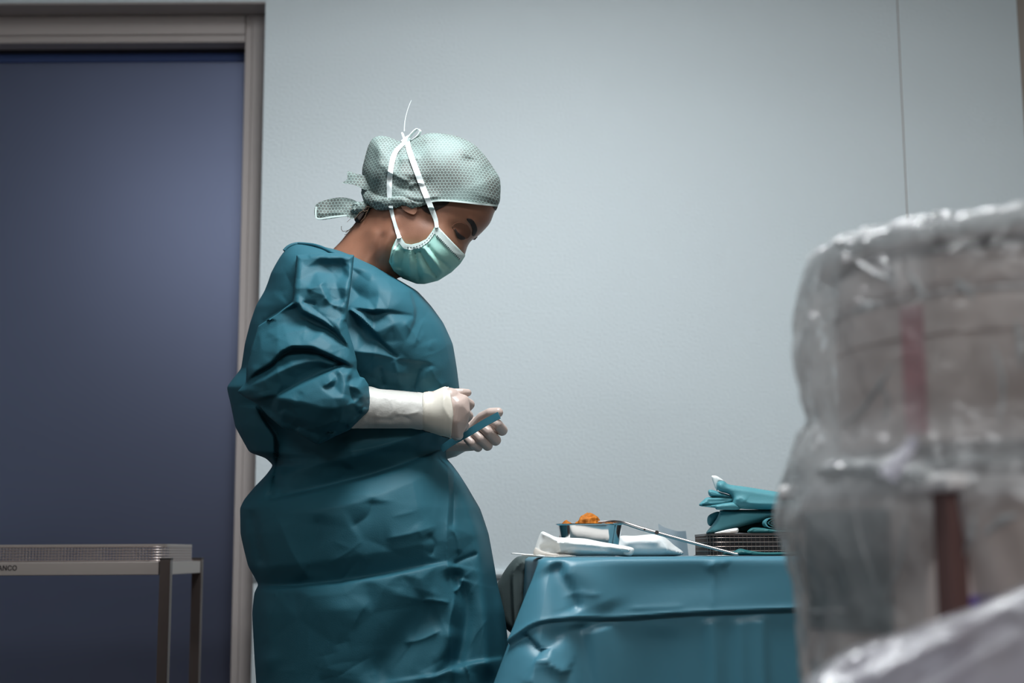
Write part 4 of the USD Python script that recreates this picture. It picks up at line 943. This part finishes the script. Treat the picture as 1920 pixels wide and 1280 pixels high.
obj('layer', slab([(1150, 1022), (1187, 1027), (1184.5, 1041), (1170, 1040), (1165, 1030)], 2.415, lambda px, py, d: .002 + .006 * prof(d, 6), step=2.2), MAT['gauze'], gz, label='turned-up end of the gauze')
obj('fold', slab([(1000, 1036), (1004, 1026), (1012, 1030), (1030, 1036), (1060, 1039), (1080, 1042), (1020, 1043), (1003, 1042)], 2.405, lambda px, py, d: .002 + .007 * prof(d, 5), step=2.2), MAT['gauze_beige'], gz)
def flat_sheet(a, b, c, d_, thick, bend=0.0, seed=1, n=14):
    """a sheet lying between four corner points, a little bent"""
    a, b, c, d_ = map(np.asarray, (a, b, c, d_)); u = np.linspace(0, 1, n)
    U, V = np.meshgrid(u, u, indexing='ij')
    p = (a * ((1 - U) * (1 - V))[..., None] + b * (U * (1 - V))[..., None] + c * (U * V)[..., None] + d_ * ((1 - U) * V)[..., None])
    p[..., 2] += bend * (meshkit.noise(np.stack([U * 2.5, V * 2.5, 0 * U], -1), seed) - .2)
    top = p.reshape(-1, 3); bot = top - (0, 0, thick); f = []
    for i in range(n - 1):
        for j in range(n - 1):
            q = i * n + j; f += [[q, q + n, q + n + 1], [q, q + n + 1, q + 1]]
    f = np.array(f); bf = f[:, ::-1] + n * n
    rim = [i * n for i in range(n)] + [(n - 1) * n + j for j in range(1, n)] + [i * n + n - 1 for i in range(n - 2, -1, -1)] + [j for j in range(n - 2, 0, -1)]
    sf = []
    for k in range(len(rim)):
        x, y = rim[k], rim[(k + 1) % len(rim)]; sf += [[x, y, y + n * n], [x, y + n * n, x + n * n]]
    m = trimesh.Trimesh(np.vstack([top, bot]), np.vstack([f, bf, sf]), process=False); m.fix_normals(); return m
tag(obj('paper_strip', flat_sheet(at(958, 1036.5, 2.52), at(1018, 1043, 2.33), at(1024, 1042, 2.37), at(968, 1037, 2.58), .0012, .002, 4), MAT['paper'], None), 'flat strip of white paper poking out past the left end of the table', 'paper')
tag(obj('paper_strip', flat_sheet(at(978, 1039.5, 2.40), at(1040, 1043.3, 2.325), at(1074, 1042, 2.37), at(1000, 1040, 2.46), .0012, .001, 6), MAT['gauze_beige'], None), 'beige paper packet lying flat under the white gauze at the table corner', 'paper')
tag(obj('white_cloth', slab([(1156, 1041), (1160, 1010), (1166, 1004), (1190, 1004), (1225, 1001), (1240, 1003), (1262, 1020), (1276, 1041)], 2.70, lambda px, py, d: .003 + .03 * prof(d, 20), step=3,
    strokes=[('r', [(1166, 1018), (1200, 1012), (1240, 1016)], 7, 7, .006), ('k', [(1236, 1004), (1248, 1020), (1256, 1040)], 6, 6, .005)]), MAT['paper'], None, smooth=50), 'white folded cloth behind the forceps, right of the steel basin', 'cloth')
sheet = []
C1 = spline([at(1234, 981, 2.75), at(1246, 988, 2.76), at(1269, 995, 2.78), at(1286, 995, 2.82)], 24); C2 = spline([at(1240, 1040, 2.75), at(1252, 1040, 2.76), at(1272, 1040, 2.78), at(1291, 1040, 2.82)], 24)
C2[:, 2] = TZ + .001
n_ = len(C1); vv = np.vstack([C1, C2, C1 + (0, .0012, 0), C2 + (0, .0012, 0)]); ff = []
for i in range(n_ - 1):
    for a_, b_ in ((0, 1), (1, 3), (3, 2), (2, 0)):
        x0_, y0_ = a_ * n_ + i, b_ * n_ + i; ff += [[x0_, y0_, y0_ + 1], [x0_, y0_ + 1, x0_ + 1]]
for i in (0, n_ - 1): ff += [[i, n_ + i, 3 * n_ + i], [i, 3 * n_ + i, 2 * n_ + i]]
ms = trimesh.Trimesh(vv, ff, process=False); ms.fix_normals()
tag(obj('paper_sheet', ms, MAT['sheet'], None), 'thin white paper sheet standing curled upright behind the white cloth', 'paper')
# the wire basket and the folded packs on it
KY = 2.50
kx0 = X(1323, 1020, KY + .03); kx1 = kx0 + .27; kz1 = Z(1400, 999.5, KY)
bk = thing('wire_basket', 'dark wire mesh basket on the draped table, carrying folded teal packs', 'basket', ((kx0 + kx1) / 2, KY + .10, TZ))
wire_tray(bk, kx0, KY, kx1, KY + .20, TZ + .001, kz1, .03, .0074, .0006, .0035, MAT['wire_dark'], MAT['steel_dark'], 5)
obj('corner_plate', rings_mesh([rr_ring((kx0 + kx1) / 2, KY + .10, kx1 - kx0 - .004, .196, .03, z)[7:] for z in (TZ + .002,)] + [rr_ring((kx0 + kx1) / 2, KY + .10, kx1 - kx0 - .004, .196, .03, kz1 - .002)[7:]], False), MAT['rubber_and_shade'], bk, label='dark inside lining of the basket')
obj('lid', box((kx0 + .012, KY + .008, kz1 - .004), (kx1 - .012, KY + .192, kz1 - .001), .001), MAT['steel'], bk)
def pack_layer(poly, Y, th, R=8, strokes=(), back=.10):
    return slab(poly, Y, lambda px, py, d: th * (.3 + .7 * prof(d, R)), lambda px, py, d: back * (.3 + .7 * prof(d, R)), step=2.2, strokes=strokes)
p1 = thing('folded_drape', 'upper folded teal drape with a white corner, topmost on the wire basket', 'cloth', tuple(at(1410, 955, KY + .1)))
obj('layer', pack_layer([(1344, 906), (1349, 901.5), (1358, 902), (1368, 908), (1400, 912.5), (1460, 922), (1530, 931), (1560, 940), (1556, 954), (1500, 956), (1440, 955.5), (1384, 953), (1371, 948), (1372, 934), (1366, 926), (1350, 921), (1344, 914)], KY + .06, .03, 9,
    [('k', [(1372, 936), (1420, 944), (1520, 946)], 14, 8, .006), ('k', [(1376, 938), (1390, 934), (1400, 940)], 4, 4, .003)]), MAT['pack'], p1, smooth=50)
obj('layer', pack_layer([(1327.5, 921), (1332, 917.5), (1346, 921), (1374, 930), (1372, 933), (1345, 932), (1331, 930)], KY + .06, .022, 6), MAT['pack'], p1)
obj('layer', pack_layer([(1310.5, 947), (1318, 938), (1330, 931.5), (1374, 932.5), (1373, 942), (1350, 947), (1325, 948.5)], KY + .06, .025, 7, [('k', [(1322, 938), (1340, 939), (1370, 937)], 4, 4, -.005)]), MAT['pack'], p1)
obj('layer', pack_layer([(1311, 948), (1335, 946), (1372, 940), (1384, 944), (1386, 955), (1345, 955), (1340, 952)], KY + .055, .026, 6), MAT['pack'], p1)
obj('white_corner', pack_layer([(1334, 894), (1338, 891), (1346, 893), (1358, 902), (1348, 904), (1345, 920), (1340, 912)], KY + .07, .008, 6, back=.02), MAT['paper'], p1, label='white turned-up corner')
p2 = thing('folded_drape', 'lower folded teal drape sagging over the left edge of the wire basket', 'cloth', tuple(at(1410, 998, KY + .1)))
obj('layer', pack_layer([(1349, 960), (1354, 956), (1400, 955.2), (1480, 955), (1560, 955), (1566, 966), (1540, 974), (1470, 972), (1420, 980), (1380, 990), (1346, 999), (1328, 1001.5), (1324, 998), (1334, 985), (1343, 972)], KY + .085, .034, 10,
    [('k', [(1350, 962), (1344, 980), (1326, 999)], 4, 10, .008, .05), ('k', [(1356, 962), (1420, 962), (1540, 960)], 5, 12, .006)]), MAT['pack'], p2, smooth=50)
obj('layer', pack_layer([(1326, 972), (1330, 965), (1344, 959), (1352, 962), (1342, 976), (1333, 986), (1327, 982)], KY + .095, .016, 6), MAT['pack'], p2)
obj('shade_layer', pack_layer([(1372, 992), (1400, 982), (1440, 974), (1480, 969), (1560, 968), (1560, 998.5), (1376, 998.5)], KY + .125, .012, 5, back=.05), MAT['pack_dark'], p2, smooth=50)  # dark cloth colour stands in for the shade inside the fold
p3 = thing('rolled_towel', 'green rolled towel with spiral edge between the packs at the bag', 'towel', tuple(at(1460, 998, KY)))
for k, (gx, gy) in enumerate(((0, 0), (5, 3.4), (10, 6.2))):
    lp = spline([(1434 + gx, 980), (1440 + gx, 972 + gy), (1456, 969.5 + gy), (1520, 969.5 + gy), (1560 - gx, 980), (1520, 990.5 - gy), (1456, 990.5 - gy), (1440 + gx, 988 - gy)], 80, True)
    c = at(lp[:, 0], lp[:, 1], KY + .01)
    c2 = c + (0, .03, 0); n2 = len(c); th = .0016
    inn = (c - c.mean(0)) * (1 - .05) + c.mean(0)
    q = np.vstack([c, c2, inn + (0, .03, 0), inn]); f = []
    for a_ in range(4):
        b_ = (a_ + 1) % 4
        for i in range(n2):
            j = (i + 1) % n2; f += [[a_ * n2 + i, a_ * n2 + j, b_ * n2 + j], [a_ * n2 + i, b_ * n2 + j, b_ * n2 + i]]
    m = trimesh.Trimesh(q, f, process=False); m.fix_normals()
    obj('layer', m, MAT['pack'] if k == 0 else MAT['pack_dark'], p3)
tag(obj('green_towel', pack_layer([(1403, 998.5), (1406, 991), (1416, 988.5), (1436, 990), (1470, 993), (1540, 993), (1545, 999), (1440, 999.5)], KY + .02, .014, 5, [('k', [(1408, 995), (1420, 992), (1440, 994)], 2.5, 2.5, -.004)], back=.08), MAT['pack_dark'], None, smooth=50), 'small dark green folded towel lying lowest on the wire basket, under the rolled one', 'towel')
tag(obj('paper_slip', pack_layer([(1340, 999.5), (1352, 995), (1372, 990.5), (1384, 990), (1380, 999)], KY + .045, .02, 6, back=.05), MAT['paper'], None), 'white paper slip under the lower teal drape on the basket', 'paper')
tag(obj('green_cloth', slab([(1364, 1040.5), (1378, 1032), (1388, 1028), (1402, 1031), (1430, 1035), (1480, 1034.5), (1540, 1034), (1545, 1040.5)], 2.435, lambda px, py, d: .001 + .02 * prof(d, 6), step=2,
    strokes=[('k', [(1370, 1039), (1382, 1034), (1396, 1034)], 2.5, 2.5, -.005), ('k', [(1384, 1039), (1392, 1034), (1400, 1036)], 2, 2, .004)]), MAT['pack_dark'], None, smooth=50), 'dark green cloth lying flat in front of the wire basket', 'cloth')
# ------------------------------------------------------------------ the bagged X-ray head in the right foreground
AX = at(1912, 700, 1.36); XA, YA = float(AX[0]), 1.36
def zm(py): return Z(1740, py, YA)
def rm(px): return XA - X(px, 700, YA)
mc = thing('imaging_machine', 'large round beige medical imaging head on a boxy stand, wrapped in clear plastic', 'machine', (XA, YA, 0))
RD, RLID = rm(1577), rm(1548)
def cyl(profile, n=96): return lathe([(max(r, 1e-5), z) for r, z in profile], n, (XA, YA, 0))
obj('drum', cyl([(0, zm(845)), (RD - .006, zm(845)), (RD, zm(838)), (RD, zm(670)), (RD - .004, zm(668)), (RD - .004, zm(664)), (RD, zm(662)), (RD, zm(604)), (RD - .006, zm(597)), (0, zm(597))]), MAT['machine'], mc, smooth=30)
obj('shoulder_ring', cyl([(0, zm(598)), (RD - .002, zm(598)), (RD + .002, zm(594)), (RD - .002, zm(589)), (0, zm(589))]), MAT['machine_light'], mc)
obj('collar', cyl([(0, zm(592)), (RD - .014, zm(592)), (RD - .014, zm(576)), (RD - .004, zm(574)), (RD - .004, zm(527)), (0, zm(527))]), MAT['machine'], mc, smooth=30)
obj('gap_ring', cyl([(0, zm(530)), (RD - .010, zm(530)), (RD - .006, zm(503)), (0, zm(503))]), MAT['machine_dark'], mc)
obj('lid', cyl([(0, zm(505)), (RLID - .004, zm(505)), (RLID, zm(501)), (RLID, zm(488)), (RLID - .005, zm(482)), (0, zm(478))]), MAT['machine_light'], mc)
obj('neck', cyl([(0, zm(930)), (RD * .80, zm(930)), (RD * .82, zm(844)), (0, zm(844))]), MAT['machine_dark'], mc)
def curved(px0, px1, z0, z1, lift, n=10):
    a0, a1 = (math.asin(np.clip((X(p, 700, YA) - XA) / RD, -1, 1)) for p in (px0, px1))
    a = np.linspace(a0, a1, n); r = RD + lift
    o = np.stack([XA + r * np.sin(a), YA - r * np.cos(a)], 1); i_ = np.stack([XA + (RD - .002) * np.sin(a), YA - (RD - .002) * np.cos(a)], 1)
    q = np.vstack([np.c_[o, np.full(n, z0)], np.c_[o, np.full(n, z1)], np.c_[i_, np.full(n, z1)], np.c_[i_, np.full(n, z0)]]); f = []
    for s in range(4):
        t = (s + 1) % 4
        for k in range(n - 1): f += [[s * n + k, s * n + k + 1, t * n + k + 1], [s * n + k, t * n + k + 1, t * n + k]]
    for k in (0, n - 1): f += [[k, n + k, 2 * n + k], [k, 2 * n + k, 3 * n + k]]
    m = trimesh.Trimesh(q, f, process=False); m.fix_normals(); return m
obj('stripe', curved(1640, 1668, zm(830), zm(610), .001), MAT['machine_red'], mc, label='reddish stripe down the drum')
# housing below: a box turned on its corner
NC = at(1782, 950, 1.17); LC = at(1490, 950, 1.36)
ex = np.array([NC[0] - LC[0], NC[1] - LC[1]]); le = np.linalg.norm(ex); ex /= le; ey = np.array([-ex[1], ex[0]])
def hb(lo, hi, r=.004):
    m = box(lo, hi, r); T = np.eye(4); T[:2, 0] = ex; T[:2, 1] = ey; T[:2, 3] = LC[:2]; m.apply_transform(T); return m
zt_, zb_ = Z(1782, 900, 1.17), .42
obj('housing', hb((0, 0, zb_), (le, .36, zt_), .012), MAT['machine'], mc)
obj('front_panel', hb((.02, -.006, Z(1600, 1190, 1.25)), (le - .075, .01, zt_ - .02), .004), MAT['lens'], mc, label='grey-green panel on the left face')
obj('corner_post', hb((le - .014, -.008, zb_ + .05), (le + .006, .012, zt_ - .004), .003), MAT['machine_brown'], mc)
obj('top_rim', hb((-.012, -.012, zt_ - .010), (le + .012, .372, zt_ + .005), .005), MAT['machine_light'], mc)  # pale colour and width stand in for the highlight along this edge
obj('violet_strip', hb((le - .004, .004, Z(1800, 1143, 1.17)), (le + .004, .07, Z(1800, 1118, 1.17)), .002), MAT['purple'], mc)
obj('stand_column', hb((le / 2 - .09, .09, .06), (le / 2 + .09, .27, zb_ + .02), .012), MAT['machine'], mc)
obj('foot', hb((-.05, -.02, .0), (le + .05, .38, .07), .02), MAT['machine_dark'], mc)

# the clear film over it
def film(name, milk0, milk1, gloss, scale, white=(.78, .82, .86)):
    N = {'tc': ('texture_coordinate', {}), 'n': ('noise_texture', {'scale': scale, 'detail': 4.0, 'distortion': .8}), 'n2': ('noise_texture', {'scale': scale * 3.1, 'detail': 4.0, 'distortion': 1.5}),
         'b': ('bump', {'strength': .9, 'distance': .013}), 'r': ('map_range', {'from_min': .42, 'from_max': .72, 'to_min': milk0, 'to_max': milk1, 'clamp': True}),
         't': ('transparent_bsdf', {'color': (.97, .98, .98)}), 'g': ('glossy_bsdf', {'color': (1, 1, 1), 'roughness': .2}), 'd': ('diffuse_bsdf', {'color': white}), 'tl': ('translucent_bsdf', {'color': white}),
         'dt': ('mix_closure', {'fac': .6}), 'f': ('fresnel', {'IOR': 1.5}), 'fm': ('math', {'math_type': 'multiply_add', 'value2': gloss, 'value3': .02}), 'm1': ('mix_closure', {}), 'm2': ('mix_closure', {})}
    L = [('tc.object', 'n.vector'), ('tc.object', 'n2.vector'), ('n2.fac', 'b.height'), ('b.normal', 'g.normal'), ('b.normal', 'f.normal'), ('n.fac', 'r.value'), ('d.BSDF', 'dt.closure1'), ('tl.BSDF', 'dt.closure2'),
         ('t.BSDF', 'm1.closure1'), ('dt.closure', 'm1.closure2'), ('r.result', 'm1.fac'), ('m1.closure', 'm2.closure1'), ('g.BSDF', 'm2.closure2'), ('f.fac', 'fm.value1'), ('fm.value', 'm2.fac')]
    return usdkit.material(stage, LOOK + name, N, L, surface='m2.closure')
# node output names differ per type: see the list; closures are called BSDF or closure there
MAT['film'] = film('clear_plastic_film', .14, .62, .75, 8, (.93, .95, .97))
MAT['film_milky'] = film('creased_plastic_film', .45, .75, 1.2, 7, (.80, .78, .88))
BAG = [(470, 1700), (472, 1600), (476, 1540), (484, 1526), (510, 1519), (560, 1508), (650, 1498), (740, 1499), (790, 1512), (830, 1498), (880, 1481), (930, 1465), (965, 1460), (1020, 1468), (1070, 1480), (1140, 1488), (1280, 1492), (1420, 1500), (1560, 1510)]
bz = np.array([zm(p) for p, _ in BAG])[::-1]; br = np.array([rm(x) for _, x in BAG])[::-1]
zz = np.r_[np.linspace(bz[0], bz[-4], 150), np.linspace(bz[-4], bz[-1], 16)[1:]]
rz = PchipInterpolator(bz, br)(zz)
na = 260
an = np.linspace(0, 2 * np.pi, na, endpoint=False)
A_, Zg = np.meshgrid(an, zz); Rg = np.repeat(rz[:, None], na, 1)
q = np.stack([np.cos(A_) * 3.2, np.sin(A_) * 3.2, Zg * 9], -1)
wr = meshkit.fbm(q, 4, 11) - .5
ridg = 1 - 2 * np.abs(meshkit.fbm(np.stack([np.cos(A_) * 5 + Zg * 4, np.sin(A_) * 5, Zg * 6], -1), 3, 21) - .5) * 2
topw = np.clip((zz - bz[-4]) / .004, 0, 1)[:, None]
Rg = Rg + (.016 * wr + .010 * (ridg - .6)) * (.35 + .65 * np.clip((bz[-4] - Zg) / .05, 0, 1))
Zd = Zg + topw * .010 * (meshkit.fbm(q * 2.5, 3, 5) - .35)
vb = np.stack([XA + Rg * np.cos(A_), YA + Rg * np.sin(A_), Zd], -1).reshape(-1, 3)
i, j = np.meshgrid(np.arange(len(zz) - 1), np.arange(na), indexing='ij')
a, b = i * na + j, i * na + (j + 1) % na
fb = np.vstack([np.stack([a, b, b + na], -1).reshape(-1, 3), np.stack([a, b + na, a + na], -1).reshape(-1, 3)])
vb = np.vstack([vb, [XA, YA, zz[-1] + .003]]); e = (len(zz) - 1) * na; k = np.arange(na)
fb = np.vstack([fb, np.stack([e + k, e + (k + 1) % na, np.full(na, len(vb) - 1)], 1)])
bag = thing('plastic_bag', 'clear creased plastic bag pulled over the imaging machine', 'bag', (XA, YA, zz[0]))
obj('cover', trimesh.Trimesh(vb, fb, process=False), MAT['film'], bag, smooth=True)
# gathered lower part of the bag, hanging in front
LB = [(1500, 1300), (1545, 1250), (1600, 1214), (1680, 1190), (1760, 1160), (1850, 1128), (1930, 1092), (2040, 1060), (2200, 1050), (2240, 1300), (2200, 1700), (1520, 1700), (1490, 1420)]
lb = slab(LB, 1.06, lambda px, py, d: .01 + .04 * prof(d, 60), lambda px, py, d: .004 + .02 * prof(d, 40), step=10, rings=(3, 8, 14, 22, 34),
          strokes=[('r', [(1600, 1290), (1700, 1230), (1850, 1180)], 20, 20, .012), ('r', [(1700, 1290), (1800, 1220), (1930, 1150)], 24, 16, -.012), ('r', [(1560, 1270), (1640, 1240), (1720, 1200)], 14, 14, -.010)])
obj('gathered_end', lb, MAT['film_milky'], bag, smooth=60, label='milky gathered lower end of the bag')
# crumpled white film painting the highlights round the lid and above the housing
def film_ring(r, z, a, b, amp, seed, n=220, m=14):
    t = np.linspace(0, 2 * np.pi, n, endpoint=False); s = np.linspace(0, 2 * np.pi, m, endpoint=False)
    T, S = np.meshgrid(t, s, indexing='ij')
    k = meshkit.fbm(np.stack([np.cos(T) * 14, np.sin(T) * 14, S * .5], -1), 3, seed) - .5
    rr_, zz_ = r + (a + amp * k) * np.cos(S) + amp * k, z + (b + amp * k) * np.sin(S) + amp * .8 * (meshkit.noise(np.stack([np.cos(T) * 20, np.sin(T) * 20, 0 * T], -1), seed + 1) - .5)
    v = np.stack([XA + rr_ * np.cos(T), YA + rr_ * np.sin(T), zz_], -1).reshape(-1, 3)
    i, j = np.meshgrid(np.arange(n), np.arange(m), indexing='ij'); i2, j2 = (i + 1) % n, (j + 1) % m
    f = np.vstack([np.stack([i * m + j, i2 * m + j, i2 * m + j2], -1).reshape(-1, 3), np.stack([i * m + j, i2 * m + j2, i * m + j2], -1).reshape(-1, 3)])
    q = trimesh.Trimesh(v, f, process=False); q.fix_normals(); return q
MAT['film_glint'] = film('white_glint_film', .55, .95, 1.2, 30, (.94, .97, .98))  # white colour stands in for highlights on the creased film
obj('glint_rim', film_ring(rm(1537), zm(488), .006, .010, .007, 3), MAT['film_glint'], bag, smooth=60, label='gathered rim of film, white to stand in for its highlights')
obj('fold', film_ring(rm(1490), zm(886), .006, .005, .010, 8), MAT['film_glint'], bag, smooth=60)  # white ring painting the highlight line above the housing
def bag_pt(px, py, lift=.001):
    Y = 1.2
    for _ in range(12):
        p = at(px, py, Y); R_ = float(np.interp(p[2], zz, rz)) + lift; dx = p[0] - XA
        Y = .5 * Y + .5 * (YA - math.sqrt(max(R_ * R_ - dx * dx, 0)))
    return at(px, py, Y)
def glint_streak(pts, r0):
    c = spline(pts, 22); p = np.array([bag_pt(*q) for q in c])
    k = .6 + .8 * meshkit.noise(np.c_[c * .11, np.zeros(len(c))], 4)
    t = tube(p, r0 * k * np.sin(np.linspace(.25, math.pi - .25, len(c))), 8); return t
for pts, r0 in (([(1602, 485), (1633, 508), (1664, 524), (1680, 540)], .0034), ([(1653, 477), (1664, 500), (1680, 532)], .0034), ([(1703, 508), (1727, 547), (1739, 563)], .003), ([(1789, 524), (1813, 544), (1825, 559)], .0036),
                ([(1578, 801), (1617, 766), (1657, 711), (1672, 680)], .0026), ([(1483, 856), (1498, 821), (1522, 785)], .0036), ([(1645, 712), (1664, 750), (1660, 790)], .0022), ([(1600, 590), (1625, 574), (1655, 572)], .004), ([(1905, 600), (1914, 640), (1916, 690)], .004),
                ([(1862, 640), (1880, 720), (1872, 800)], .0024), ([(1844, 1003), (1880, 975), (1918, 964)], .0034), ([(1805, 1053), (1821, 999), (1829, 956)], .003), ([(1494, 1010), (1506, 1090), (1520, 1130)], .0026), ([(1500, 1150), (1540, 1146), (1590, 1145)], .0026), ([(1600, 930), (1612, 1010), (1640, 1090)], .0022), ([(1700, 960), (1690, 1040), (1660, 1130)], .0024)):
    obj('glint_streak', glint_streak(pts, r0), MAT['film_glint'], bag, smooth=60)  # white tubes paint the bright streaks that light leaves on the film
obj('glint_roll', glint_streak([(1545, 884), (1606, 878), (1680, 881), (1735, 893), (1790, 900)], .0095), MAT['film_glint'], bag, smooth=60, label='white film roll standing in for the highlight over the housing')  # thick white tube as a painted highlight
# twisted tail of film across the front
obj('twist', tube(at(*spline([(1716, 822), (1700, 846), (1680, 872), (1664, 896)], 20).T, 1.135), np.linspace(.004, .008, 20), 8), MAT['film_milky'], bag)
